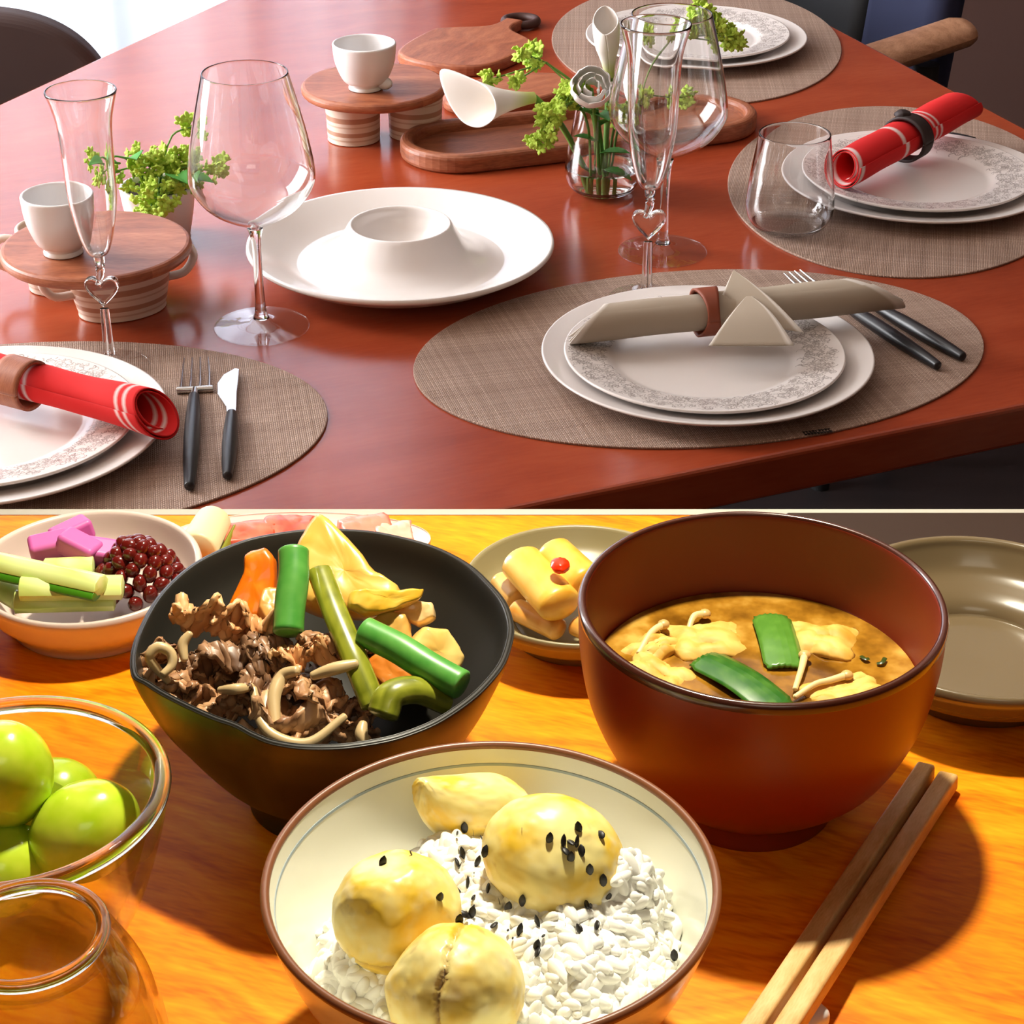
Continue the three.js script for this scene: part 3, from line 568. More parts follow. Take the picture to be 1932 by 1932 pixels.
// ---------------------------------------------------------------- flower vase
const vaseBase = on(1137, 364, TD);
{
  const [b, p] = measured(1137, 364, TD, [[40, 368], [60, 352], [71, 330], [72, 310], [67, 275], [60, 235], [54, 192]]);
  const o = thing('glass_vase', 'clear rounded glass vase of water holding white flowers', 'vase', b);
  const out = curve2([[0.0006, 0], [wide(34, b), 0], ...p.slice(1).map(([r, y]) => [r, Math.max(y, 0.001)])], 40);
  part(o, 'glass_body', lathe(shell(out, 0.0016, 0.005), 80), mGlass);
  const inner = out.filter(([, y]) => y > 0.004 && y < p[3][1]).map(([r, y]) => [Math.max(r - 0.0019, 0), y + 0.001]);
  part(o, 'water', lathe([[0.0004, 0.0058], [inner[0][0] * 0.9, 0.0058], ...inner, [0.0004, inner[inner.length - 1][1]]], 64), mWater);
}
const vAt = (px, row, dz = 0) => { const z = vaseBase.z + dz, y = rowHeight(z, row), d = -(y - EYE) * PS - z * PC; return V((px - 966) / F * d, y, z); };
const mPetal = std(C(250, 247, 243), 0.6);
// a calla: stem, a tube from neck to throat, then a lip that opens out to its wavy edge
function callaLily(label, foot, neck, throat, rN, rT, up0, edge) {
  const o = thing('calla_lily', label, 'flower', foot), L = (p) => p.clone().sub(foot);
  part(o, 'stem', rod([V(0, 0, 0), L(foot.clone().lerp(neck, 0.6).add(V(0, 0.012, 0))), L(neck)], (t) => lerp(0.0026, 0.0036, t), { seg: 10, n: 18 }), mStem);
  const x = throat.clone().sub(neck).normalize(), up = up0.clone().addScaledVector(x, -up0.dot(x)).normalize(), s = x.clone().cross(up), lip = new THREE.CatmullRomCurve3(edge.map(L), true, 'catmullrom', 0.5);
  const circle = (c, r, u) => L(c).addScaledVector(up, Math.cos(-2 * Math.PI * u) * r).addScaledVector(s, Math.sin(-2 * Math.PI * u) * r);
  const white = C(240, 234, 228), green = C(186, 196, 110);
  part(o, 'spathe', sheet((u, v) => {
    const uu = u * 0.9995; if (v < 0.5) { const t = v * 2; return circle(neck.clone().lerp(throat, t), lerp(rN, rT, t * t * 0.6 + t * 0.4), uu); }
    const t = (v - 0.5) * 2, a = circle(throat.clone().addScaledVector(x, 0.018 * t), rT * (1 + 0.5 * t), uu); return a.lerp(lip.getPoint(uu), Math.pow(t, 1.35));
  }, 56, 32, 0.001, (u, v) => green.clone().lerp(white, smooth(0.05, 0.42, v))), vc(0.5), 'white funnel-shaped petal');
  part(o, 'spadix', rod([L(neck).addScaledVector(x, 0.004), L(throat)], () => 0.002, { seg: 10 }), std(C(226, 196, 90), 0.7));
  return o;
}
callaLily('white calla lily leaning out of the vase to the left', vAt(1120, 350), vAt(1008, 184, 0.03), vAt(940, 192, 0.045), 0.0048, 0.0125, V(0, 1, 0),
  [vAt(897, 152, 0.035), vAt(928, 176, 0.055), vAt(939, 205, 0.066), vAt(927, 229, 0.066), vAt(900, 240, 0.06), vAt(869, 226, 0.048), vAt(841, 182, 0.03), vAt(833, 131, 0.02)]);
callaLily('white calla lily standing upright behind the rose in the vase', vAt(1140, 350, -0.01), vAt(1150, 146, -0.02), vAt(1146, 92, -0.02), 0.004, 0.0105, V(0, 0, 1),
  [vAt(1142, 66, -0.006), vAt(1127, 54, -0.012), vAt(1120, 38, -0.02), vAt(1127, 20, -0.028), vAt(1142, 11, -0.034), vAt(1158, 20, -0.028), vAt(1166, 38, -0.02), vAt(1158, 56, -0.012)]);
{
  const c = vAt(1116, 168, 0.035), f = vAt(1132, 352, 0.004), r = wide(38, c), o = thing('white_rose', 'white rose in full bloom at the rim of the glass vase', 'flower', f), lc = c.clone().sub(f);
  part(o, 'stem', rod([V(0, 0, 0), V(lc.x * 0.4, lc.y * 0.5, lc.z * 0.6), lc], () => 0.0019, { seg: 8, n: 12 }), mStem);
  const q = rng(12);
  for (let k = 0; k < 16; k++) {
    const ringNo = k < 3 ? 0 : k < 8 ? 1 : 2, a0 = k * 2.4, R = r * [0.42, 0.72, 0.98][ringNo], w = [1.7, 1.35, 1.15][ringNo], tilt = [0.1, 0.25, 0.5][ringNo];
    part(o, 'petal', sheet((u, v) => { const a = a0 + (u - 0.5) * w, h = v * 1.25 - 0.45, rr = R * Math.sqrt(Math.max(0.02, 1 - Math.pow(clamp(h * 0.9 - 0.05 - tilt * 0.3, -1, 1), 2))) * (1 + tilt * 0.25 * v * v), e = 1 - 0.22 * Math.pow(Math.abs(u - 0.5) * 2, 3) * v; return V(Math.cos(a) * rr * (1 + 0.06 * Math.sin(u * 9 + k)), h * r * 0.85 * e + r * 0.05 * Math.sin(u * 7 + k * 2) * v, Math.sin(a) * rr).applyAxisAngle(V(1, 0, 0), 0.95).add(lc); }, 12, 12, 0.0006), mPetal);
  }
}
function sprig(label, foot, points, clusters, seed) {
  const o = thing('flower_sprig', label, 'flower', foot, 0, 'yellow-green sprigs in the vase'), L = (p) => p.clone().sub(foot);
  part(o, 'stem', rod([V(0, 0, 0), ...points.map(L)], () => 0.0013, { seg: 7, n: 18 }), mStem);
  clusters.forEach(([p, r, n], i) => { const from = points[points.length - 1]; const br = part(o, 'branch', rod([L(from), L(p)], () => 0.0008, { seg: 6, n: 4 }), mStem); const k = part(br, 'blossom', bloomCluster(L(p), r, n, seed + i * 7), mBloom); k.userData.kind = 'stuff'; });
  return o;
}
sprig('yellow-green sprig drooping down the left of the vase over the tray', vAt(1115, 352, 0.01), [vAt(1108, 230, 0.02), vAt(1085, 195, 0.03), vAt(1062, 200, 0.04)], [[vAt(1040, 212, 0.045), 0.012, 18], [vAt(1035, 240, 0.05), 0.013, 20], [vAt(1020, 262, 0.05), 0.012, 16], [vAt(1065, 198, 0.03), 0.013, 20], [vAt(1075, 180, 0.03), 0.012, 16]], 200);
sprig('yellow-green sprig rising high to the left above the calla lily', vAt(1122, 352, 0), [vAt(1118, 220, 0), vAt(1085, 160, 0), vAt(1030, 118, 0)], [[vAt(998, 105, 0), 0.016, 30], [vAt(925, 150, 0.02), 0.009, 12], [vAt(975, 152, 0.02), 0.007, 8], [vAt(1088, 172, 0.02), 0.014, 22]], 300);
sprig('yellow-green sprig rising on the right above the far plate', vAt(1150, 352, -0.01), [vAt(1170, 230, -0.02), vAt(1225, 120, -0.03), vAt(1290, 70, -0.03)], [[vAt(1300, 55, -0.03), 0.016, 24], [vAt(1345, 45, -0.03), 0.014, 22], [vAt(1385, 75, -0.03), 0.013, 20], [vAt(1365, 62, -0.03), 0.012, 16], [vAt(1320, 18, -0.03), 0.012, 14], [vAt(1215, 65, -0.03), 0.012, 18]], 400);
sprig('green leafy sprig inside the vase neck on the right', vAt(1145, 352, 0.01), [vAt(1155, 260, 0.01), vAt(1170, 205, 0.02), vAt(1195, 175, 0.02)], [[vAt(1200, 180, 0.02), 0.014, 20], [vAt(1170, 215, 0.03), 0.012, 16], [vAt(1295, 185, -0.02), 0.011, 14]], 500);
{
  const f = vAt(1140, 352, 0.012), o = thing('leafy_stem', 'dark green leafy stem standing in the water of the vase', 'leaf stem', f), L = (p) => p.clone().sub(f);
  part(o, 'stem', rod([V(0, 0, 0), L(vAt(1135, 280, 0.012)), L(vAt(1125, 205, 0.02))], () => 0.0022, { seg: 8, n: 10 }), mStem);
  for (const [px, row, dx, dy, dz, l, w] of [[1132, 290, 0.8, 0.3, 0.5, 0.034, 0.018], [1130, 270, -0.8, 0.5, 0.4, 0.030, 0.018], [1128, 240, 0.5, 0.6, 0.6, 0.032, 0.02], [1126, 220, -0.6, 0.5, 0.5, 0.028, 0.018], [1140, 320, 0.9, -0.1, 0.4, 0.03, 0.017], [1128, 215, 0.3, 0.2, 0.9, 0.03, 0.02]]) part(o, 'leaf', leafGeo(L(vAt(px, row, 0.016)), V(dx, dy, dz), l, w, 0.004), mLeafB);
}

// ---------------------------------------------------------------- chairs beyond the table
{
  const mBrown = std(C(62, 46, 44), 0.8), mBlack = std(C(18, 18, 20), 0.7), mNavy = std(C(30, 36, 66), 0.85), mStrut = std(C(96, 70, 66), 0.6);
  const p = on(215, 14, 0.76), o = thing('upholstered_chair', 'dark brown upholstered chair with a rounded back at the upper left', 'chair', V(p.x - 0.24, 0, p.z), 0.12);
  const rr = new THREE.Shape(); rr.moveTo(-0.2, 0.40); rr.lineTo(0.2, 0.40); rr.lineTo(0.235, 0.60); rr.bezierCurveTo(0.235, 0.71, 0.17, 0.76, 0.06, 0.76); rr.lineTo(-0.06, 0.76); rr.bezierCurveTo(-0.17, 0.76, -0.235, 0.71, -0.235, 0.60);
  part(o, 'backrest', new THREE.ExtrudeGeometry(rr, { depth: 0.02, bevelEnabled: true, bevelThickness: 0.014, bevelSize: 0.014, bevelOffset: -0.014, bevelSegments: 5, curveSegments: 24 }), mBrown);
  part(o, 'seat', rbox(0.46, 0.09, 0.44, 0.04).translate(0, 0.40, -0.2), mBrown);
  part(o, 'side_rail', rod([V(-0.2, 0.68, 0.09), V(-0.02, 0.62, 0.11), V(0.16, 0.52, 0.09)], () => 0.014, { seg: 12 }), mStrut);
  for (const [x, z] of [[-0.19, 0], [0.19, 0], [-0.19, -0.38], [0.19, -0.38]]) part(o, 'leg', new THREE.CylinderGeometry(0.016, 0.011, 0.37, 12).translate(x, 0.185, z), mBlack);
  // armchair drawn up to the right edge of the table; its near arm runs from under the table edge out to its rounded end
  const A = on(1640, 128, 0.63), B = on(1806, 62, 0.655), f = A.clone().sub(B).setY(0).normalize(), turn = Math.atan2(f.x, f.z), len = A.distanceTo(B);
  const a = thing('armchair', 'dark armchair with navy cushion and a pale wooden arm at the upper right', 'chair', V(B.x, 0, B.z), turn);
  const loc = (v) => v.clone().sub(a.position).applyAxisAngle(V(0, 1, 0), -turn), lA = loc(A), lB = loc(B), far = loc(on(1560, 20, 0.63)).x < 0 ? -1 : 1, W = 0.52;
  for (const k of [0, 1]) { const dx = far * W * k; const ar = part(a, 'armrest', rod([V(lA.x + dx, lA.y, lA.z + 0.08), V(lA.x + dx, lerp(lA.y, lB.y, 0.5) + 0.004, lA.z * 0.5), V(lB.x + dx, lB.y, lB.z)], () => [0.034, 0.02], { seg: 18, n: 20, round: 1.1 }), mArmWood, 'pale wooden arm');
    part(ar, 'bolt', new THREE.CylinderGeometry(0.008, 0.008, 0.004, 16).translate(dx, lerp(lA.y, lB.y, 0.4) + 0.022, len * 0.55), mSteel);
    for (const z of [0.05, len + 0.02]) part(a, 'leg', new THREE.CylinderGeometry(0.018, 0.014, 0.62, 12).translate(dx, 0.31, z), mBlack); }
  part(a, 'seat', rbox(W - 0.08, 0.10, len + 0.12, 0.03).translate(far * W / 2, 0.44, len * 0.5), mBlack, 'black seat cushion');
  part(a, 'backrest', rbox(W * 0.58, 0.36, 0.06, 0.025).rotateX(-0.12).translate(far * W * 0.66, 0.68, -0.03), mBlack, 'black back cushion');
  part(a, 'cushion', rbox(W * 0.30, 0.34, 0.06, 0.025).rotateX(-0.12).translate(far * W * 0.21, 0.67, -0.02), mNavy, 'navy cushion');
  part(a, 'seat_frame', rbox(W, 0.05, len + 0.1, 0.008).translate(far * W / 2, 0.36, len * 0.5), mBlack);
}
// ---------------------------------------------------------------- the counter in front (seen in the lower half)
const CZ = on(966, 971, CT).z, CE = on(966, 960.5, CT).z;
{
  const t = thing('wooden_counter', 'bright honey-orange wooden counter top in front of the dining table', 'counter', V(0, 0, 0));
  const top = slab([[-0.9, 0.12], [0.9, 0.12], [0.9, CZ], [-0.9, CZ]], 0.03, 0.001);
  const uv = top.attributes.uv, p = top.attributes.position, a = -0.36;
  for (let i = 0; i < p.count; i++) { const x = p.getX(i), z = p.getZ(i); uv.setXY(i, x * Math.cos(a) - z * Math.sin(a) + 0.07, x * Math.sin(a) + z * Math.cos(a) + 0.05); }
  part(t, 'countertop', top.translate(0, CT - 0.03, 0), mHoney);
  part(t, 'edge_trim', box(-0.9, 0.9, CT - 0.03, CT, CE, CZ), mPaleTrim, 'pale edge strip along the back of the counter');
  part(t, 'front_panel', box(-0.88, 0.88, 0, CT - 0.03, -0.20, -0.17), std(C(90, 60, 40), 0.7));
  for (const s of [-0.8, 0.8]) part(t, 'bracket', box(s - 0.02, s + 0.02, 0.6, CT - 0.03, -0.6, -0.20), std(C(60, 42, 30), 0.7));
}
const tintNoise = (a, b, seed, f = 3, gain = 1.5) => (u, v) => a.clone().lerp(b, clamp(0.5 + gain * fbm(u * f + seed, v * f - seed, seed * 0.7, 4)));

// ---------------------------------------------------------------- rice bowl
const RB = on(925, 1690, CT + 0.06), RR = 0.0622; RB.set(-0.0057, CT, -0.417);
let riceTop;
{
  const h = 0.06, out = curve2([[0.0006, 0.004], [RR * 0.38, 0.004], [RR * 0.40, 0], [RR * 0.45, 0], [RR * 0.46, 0.006], [RR * 0.64, 0.015], [RR * 0.85, 0.034], [RR * 0.96, 0.051], [RR, h]], 60);
  const mBowl = std(C(224, 224, 210), 0.25, { clearcoat: 0.3, clearcoatRoughness: 0.1 }), mBrown = std(C(124, 76, 50), 0.35), mBlue = std(C(150, 166, 176), 0.3);
  const o = thing('rice_bowl', 'cream porcelain rice bowl with a brown rim and thin blue line inside', 'bowl', V(RB.x, CT, RB.z));
  const sh = shell(out, 0.0021);
  const body = part(o, 'bowl_body', lathe(sh, 120), mBowl);
  // painted lines: slim bands just proud of the glaze
  const band = (y0, y1, off, mat, name) => { const q = []; const inner = sh.slice(out.length + 3).filter(([, y]) => y > y0 && y < y1).sort((a, b) => a[1] - b[1]); const rAt = (y) => { const L = sh.slice(out.length + 3); for (let i = 0; i < L.length - 1; i++) if (L[i][1] >= y && L[i + 1][1] <= y) { const t = (y - L[i + 1][1]) / (L[i][1] - L[i + 1][1] || 1); return lerp(L[i + 1][0], L[i][0], t); } return RR; }; q.push([rAt(y0) - off, y0]); for (const [r, y] of inner) q.push([r - off, y]); q.push([rAt(y1) - off, y1]); q.push([rAt(y1) + 0.0002, y1], [rAt(y0) + 0.0002, y0], q[0].slice()); part(body, name, lathe(q, 120), mat); };
  band(0.0548, 0.0556, 0.00012, mBlue, 'painted_line');
  part(body, 'rim_band', lathe(Array.from({ length: 17 }, (_, k) => [RR - 0.00095 + 0.0013 * Math.cos(k / 8 * Math.PI), h + 0.0004 + 0.0014 * Math.sin(k / 8 * Math.PI)]), 120), mBrown, 'brown painted rim');
  // rice: grains on a mound
  const bumps = [[0.038, -0.008, 0.021, 0.0125], [-0.014, -0.026, 0.010, 0.014], [-0.040, 0.014, 0.007, 0.012], [0.030, 0.026, 0.010, 0.016], [-0.030, -0.008, 0.006, 0.012], [0.014, 0.004, 0.004, 0.012]];
  riceTop = (x, z) => { const d = Math.hypot(x - 0.003, z - 0.004) / 0.057; let y = 0.0265 + 0.025 * Math.max(0, 1 - d * d); for (const [bx, bz, bh, br] of bumps) y += bh * Math.exp(-((x - bx) ** 2 + (z - bz) ** 2) / (br * br)); return y + 0.003 * noise(x * 130, z * 130, 3); };
  const wall = (y) => { for (let i = 1; i < out.length; i++) if (out[i][1] >= y && out[i][0] > RR * 0.46) { const a = out[i - 1], b = out[i]; return lerp(a[0], b[0], clamp((y - a[1]) / (b[1] - a[1] || 1))) - 0.0032; } return RR - 0.003; };
  const limit = (a) => { let r = 0.03; for (let k = 0; k < 40; k++) { const x = Math.cos(a) * r, z = Math.sin(a) * r; if (r > wall(riceTop(x, z)) - 0.0008) break; r += 0.001; } return r; };
  const lim = Array.from({ length: 73 }, (_, i) => limit(i / 72 * 2 * Math.PI));
  const mound = sheet((u, v) => { const a = u * 2 * Math.PI, r = v * lerp(lim[Math.floor(u * 71.99)], lim[Math.floor(u * 71.99) + 1], u * 71.99 % 1) * 0.99, x = Math.cos(a) * r, z = Math.sin(a) * r; return V(x, riceTop(x, z) - 0.0016, z); }, 72, 24, 0.0015);
  const mRice = std(C(250, 249, 244), 0.32, { clearcoat: 0.25, clearcoatRoughness: 0.2 });
  const rice = new THREE.Group(); rice.name = 'cooked_rice'; rice.position.set(RB.x, CT, RB.z); rice.userData = { label: 'glossy cooked white rice heaped in the cream porcelain bowl', category: 'rice', kind: 'stuff' }; scene.add(rice);
  part(rice, 'rice_bed', mound, mRice);
  const q = rng(808), n = 2300, grain = new THREE.SphereGeometry(1, 16, 12).scale(0.0041, 0.0019, 0.0020);
  { const p = grain.attributes.position; for (let i = 0; i < p.count; i++) { const x = p.getX(i) / 0.0041; p.setY(i, p.getY(i) * (1 - 0.18 * x) + 0.0004 * x * x); } grain.computeVertexNormals(); }
  const im = new THREE.InstancedMesh(grain, mRice, n), m4 = new THREE.Matrix4(), qt = new THREE.Quaternion(), tint = new THREE.Color();
  for (let i = 0; i < n; i++) {
    const a = q() * 2 * Math.PI, r = Math.sqrt(q()) * lim[Math.floor(a / 6.2832 * 72)] * 0.985, x = Math.cos(a) * r, z = Math.sin(a) * r;
    const lift = (q() - 0.5) * 0.0034, e = 0.002, nx = -(riceTop(x + e, z) - riceTop(x - e, z)) / (2 * e), nz = -(riceTop(x, z + e) - riceTop(x, z - e)) / (2 * e);
    const up = V(nx, 1, nz).normalize(); qt.setFromUnitVectors(V(0, 1, 0), up).multiply(new THREE.Quaternion().setFromEuler(new THREE.Euler((q() - 0.5) * 1.2, q() * 6.283, (q() - 0.5) * 1.1)));
    const s = lerp(0.82, 1.12, q()); im.setMatrixAt(i, m4.compose(V(x, riceTop(x, z) - 0.0012 + lift, z), qt, V(s, s * lerp(0.9, 1.15, q()), s)));
    const w = lerp(0.93, 1, q()); im.setColorAt(i, tint.setRGB(w, w, w * 0.985));
  }
  im.name = 'rice_grain'; im.castShadow = im.receiveShadow = true; im.userData.kind = 'stuff'; rice.add(im);
}
// chestnuts
const chestnutColor = (seed, crack) => (d) => {
  const pale = C(244, 228, 150), deep = C(236, 194, 54), cream = C(240, 226, 176), brown = C(150, 98, 56), n = fbm(d.x * 1.3 + seed, d.y * 1.3, d.z * 1.3 - seed, 4), c = pale.clone().lerp(deep, clamp(0.45 + n * 2.2));
  const m = fbm(d.x * 2.3 + seed * 2, d.y * 2.3 + 4, d.z * 2.3, 3); if (m > 0.12) c.lerp(cream, clamp((m - 0.12) * 4) * 0.7);
  const s = fbm(d.x * 3.1 - seed * 3, d.y * 3.1, d.z * 3.1, 4); if (s > 0.27) c.lerp(brown, clamp((s - 0.27) * 4) * 0.5);
  if (crack) { const k = crack(d); if (k > 0) c.lerp(brown, k * 0.8); } return c;
};
const mNut = vc(0.42, { clearcoat: 0.25, clearcoatRoughness: 0.25 });
const nuts = [];
// a peeled nut: an egg with knife-cut faces, some with a crack running round them
function chestnut(px, row, Y, r, e, seed, label, crackAt, shape, cuts = 6) {
  const c = on(px, row, CT + Y), q = rng(seed * 13), planes = Array.from({ length: cuts }, () => [V(q() - 0.5, q() - 0.35, q() - 0.3).normalize(), lerp(0.84, 0.97, q())]);
  const crack = crackAt ? (d) => { const [n, off] = crackAt, t = d.dot(n) - off + 0.16 * fbm(d.x * 2.5 + seed, d.y * 2.5, d.z * 2.5, 3); return d.y > -0.5 ? Math.max(0, 1 - Math.abs(t) / 0.045) : 0; } : null;
  const g = blob(r, { amp: 0.028, freq: 1.7, seed, detail: 22, color: chestnutColor(seed, crack), shape: (v) => {
    const d = v.clone().normalize(); if (shape) shape(v);
    for (const [n, h] of planes) { const t = v.dot(n) - h; if (t > 0) v.addScaledVector(n, -t * 0.6); }
    if (crack) v.multiplyScalar(1 - 0.11 * crack(d));
    v.multiplyScalar(1 + 0.012 * noise(d.x * 7 + seed, d.y * 7, d.z * 7)); } });
  g.applyMatrix4(new THREE.Matrix4().compose(c, new THREE.Quaternion().setFromEuler(new THREE.Euler(...e)), V(1, 1, 1)));
  const m = single('chestnut', label, 'chestnut', g, mNut, 'peeled chestnuts on the rice'); nuts.push(m); return m;
}
const flat = (v) => { v.y *= v.y > 0 ? 0.8 : 0.9; };
chestnut(750, 1722, 0.055, [0.0176, 0.0176, 0.0168], [0.5, 0.3, 0.1], 3, 'yellow peeled chestnut on the left of the rice, cracked low on its front', [V(0.25, 0.75, -0.6).normalize(), -0.5], null);
chestnut(1045, 1618, 0.060, [0.0202, 0.0176, 0.0178], [0.45, -0.3, -0.25], 8, 'large yellow chestnut on the right of the rice scattered with sesame', null, flat);
chestnut(880, 1528, 0.051, [0.0200, 0.0135, 0.0125], [0.3, 0.25, -0.30], 12, 'wedge of yellow chestnut at the back of the rice bowl', null, (v) => { const k = clamp((v.x + 1) / 2); v.y *= lerp(0.72, 1.0, k); v.z *= lerp(0.6, 1, k); if (v.x < 0) v.y += v.x * v.x * 0.85; }, 3);
chestnut(858, 1868, 0.054, [0.0182, 0.0178, 0.0172], [0.3, -0.1, 0.05], 19, 'split yellow chestnut at the very front of the rice bowl', [V(1, 0.05, 0.12).normalize(), 0.02], null);
// sesame
{
  scene.updateMatrixWorld(true);
  const ray = new THREE.Raycaster(), bed = scene.getObjectByName('rice_bed'), mSeed = std(C(20, 17, 18), 0.45), q = rng(55);
  const seed = lathe([[0.00001, -0.00165], [0.0005, -0.0013], [0.00085, -0.0005], [0.0009, 0.0002], [0.00072, 0.001], [0.0003, 0.0016], [0.00001, 0.0019]], 10).scale(1.25, 1.2, 0.65);
  const marks = [[850, 365], [805, 408], [825, 440], [870, 420], [910, 455], [940, 465], [880, 490], [847, 495], [820, 540], [845, 560], [890, 540], [915, 580], [880, 615], [850, 660], [940, 648], [900, 690], [840, 720], [850, 745], [905, 740], [868, 752], [1020, 738], [1026, 703], [975, 780], [1050, 820], [1066, 838], [1165, 775], [1250, 755], [1330, 727], [1350, 690], [1430, 650], [1410, 580], [1355, 540], [1400, 400], [1310, 373], [1250, 425], [1281, 430], [1304, 428], [1260, 465], [1322, 465], [1280, 490], [1195, 415], [1085, 375], [1088, 660], [745, 655], [632, 480], [664, 472], [522, 515], [1290, 822], [1195, 843], [1165, 880], [1137, 897], [1372, 795], [1655, 905], [862, 440], [830, 752], [1075, 815], [895, 720], [1170, 862]];
  const eye = camera.position.clone();
  for (const [cx, cy] of marks) {
    const px = 480 + cx / 2.1467, row = 1390 + cy / 2.1467;
    ray.set(eye, on(px, row, CT).sub(eye).normalize());
    const hit = ray.intersectObjects([bed, ...nuts], false)[0]; if (!hit) continue;
    const n = hit.face.normal.clone().transformDirection(hit.object.matrixWorld); if (n.dot(ray.ray.direction) > 0) n.negate();
    const s = new THREE.Mesh(seed, mSeed); s.name = numbered('sesame_seed'); s.castShadow = s.receiveShadow = true;
    const up = hit.object === bed ? 0.0036 : 0.0005;
    s.position.copy(hit.point).addScaledVector(n, up);
    const t = V(q() - 0.5, q() - 0.5, q() - 0.5).cross(n).normalize(), b = n.clone().cross(t).normalize();
    s.quaternion.setFromRotationMatrix(new THREE.Matrix4().makeBasis(b, t, n));
    s.userData = { label: 'tiny black sesame seed sprinkled over the rice and chestnuts', category: 'sesame seed', group: 'black sesame seeds on the rice' };
    scene.add(s);
  }
}

// ---------------------------------------------------------------- soup bowl
const SB = V(0.0795, CT, -0.531), SR = 0.0583, SH = 0.0775;
{
  const mLac = std(C(124, 36, 11), 0.4, { clearcoat: 0.12, clearcoatRoughness: 0.3 }), mRim = std(C(70, 34, 24), 0.25, { clearcoat: 0.6, clearcoatRoughness: 0.15 });
  const out = curve2([[0.0006, 0.004], [SR * 0.40, 0.004], [SR * 0.43, 0], [SR * 0.49, 0], [SR * 0.49, 0.007], [SR * 0.56, 0.0105], [SR * 0.78, 0.023], [SR * 0.93, 0.042], [SR * 0.99, 0.061], [SR, SH]], 60);
  const o = thing('soup_bowl', 'reddish brown lacquer soup bowl full of miso soup', 'bowl', SB);
  const body = part(o, 'bowl_body', lathe(shell(out, 0.0024), 120), mLac);
  part(body, 'rim_band', lathe([[SR + 0.0002, SH - 0.0022], [SR + 0.00035, SH - 0.0004], [SR - 0.0003, SH + 0.0009], [SR - 0.0012, SH + 0.0012], [SR - 0.0022, SH + 0.0008], [SR - 0.0024, SH - 0.0012], [SR - 0.001, SH - 0.0022], [SR + 0.0002, SH - 0.0022]], 120), mRim, 'dark rim');
  const level = 0.049, rs = SR * 0.955 - 0.0027;
  const soupMap = texture(512, 512, (u, v) => {
    const x = u * 2 - 1, y = v * 2 - 1, n = fbm(x * 2.2 + 4, y * 2.2, 1.5, 5), n2 = fbm(x * 7, y * 7 + 3, 8.5, 4);
    const t = clamp(0.42 + n * 1.5 + n2 * 0.5); return t < 0.5 ? mix3([96, 60, 12], [158, 110, 32], t * 2) : mix3([158, 110, 32], [210, 168, 84], t * 2 - 1);
  });
  const disc = lathe([[0, -0.012], [rs * 0.9, -0.012], [rs, -0.001], [rs, 0], [0, 0]], 96); { const p = disc.attributes.position, uv = disc.attributes.uv; for (let i = 0; i < p.count; i++) uv.setXY(i, 0.5 + p.getX(i) / (2 * rs), 0.5 + p.getZ(i) / (2 * rs)); }
  const s = thing('miso_soup', 'cloudy amber miso soup filling the lacquer bowl', 'soup', V(SB.x, CT + level, SB.z));
  part(s, 'broth', disc, std(0xffffff, 0.12, { map: soupMap, clearcoat: 0.5, clearcoatRoughness: 0.04 }));
  const Y = CT + level + 0.0006;
  // leek strips
  const strip = (pts, w, label, curl, col) => {
    const P = pts.map(([px, row, dy]) => on(px, row, Y + (dy ?? 0))), c = new THREE.CatmullRomCurve3(P);
    const g = sheet((u, v) => { const p = c.getPoint(v), d = c.getTangent(v), s2 = d.clone().cross(V(0, 1, 0)).normalize(), k = (u - 0.5) * w * (v < 0.06 || v > 0.94 ? 0.86 : 1); return p.addScaledVector(s2, k).add(V(0, curl * (0.25 - (u - 0.5) ** 2) * 4 + 0.0002 * Math.sin(u * 40), 0)); }, 12, 24, 0.0013, (u, v) => col.clone().lerp(C(120, 170, 70), clamp(fbm(u * 3, v * 6, 2, 3) * 1.2 + 0.15) * 0.5));
    return single('leek_strip', label, 'leek', g, vc(0.3, { clearcoat: 0.3 }), 'green leek strips in the soup');
  };
  strip([[1325, 1245], [1400, 1285, 0.001], [1470, 1340, -0.0002]], 0.0135, 'broad dark green leek strip floating at the front of the soup', 0.0012, C(40, 96, 26));
  strip([[1453, 1165], [1468, 1210, 0.0008], [1480, 1262, 0]], 0.0125, 'pale green leek strip floating in the middle of the soup', 0.001, C(78, 128, 40));
  // fried tofu and mushrooms
  const tofu = (px, row, w, l, turn, seed, label) => {
    const c = on(px, row, Y), g = sheet((u, v) => { const e = Math.max(Math.abs(u - 0.5), Math.abs(v - 0.5)) * 2, k = 1 + 0.22 * noise(u * 3 + seed, v * 3, 4); return V((u - 0.5) * l * k, 0.0006 - 0.0028 * Math.pow(e, 4) + 0.0008 * Math.sin(u * 4 + seed) + 0.0030 * fbm(u * 3 + seed, v * 3, seed, 3), (v - 0.5) * w * (1 + 0.2 * noise(u * 4, seed, 9))); }, 24, 20, 0.0024, tintNoise(C(204, 152, 50), C(230, 190, 100), seed, 3, 2));
    g.rotateY(turn).translate(c.x, c.y, c.z); single('fried_tofu', label, 'tofu', g, vc(0.6), 'fried tofu pieces in the soup'); };
  tofu(1240, 1268, 0.014, 0.022, -0.6, 2, 'yellow fried tofu piece against the front-left wall of the soup bowl');
  tofu(1232, 1222, 0.013, 0.018, 0.7, 5, 'yellow fried tofu piece at the back left of the soup');
  tofu(1340, 1205, 0.020, 0.026, 0.2, 7, 'broad yellow fried tofu piece at the middle back of the soup');
  tofu(1592, 1300, 0.014, 0.024, 0.4, 9, 'yellow fried tofu piece at the front right of the soup');
  tofu(1548, 1205, 0.018, 0.022, -0.3, 11, 'pale fried tofu piece at the right of the soup');
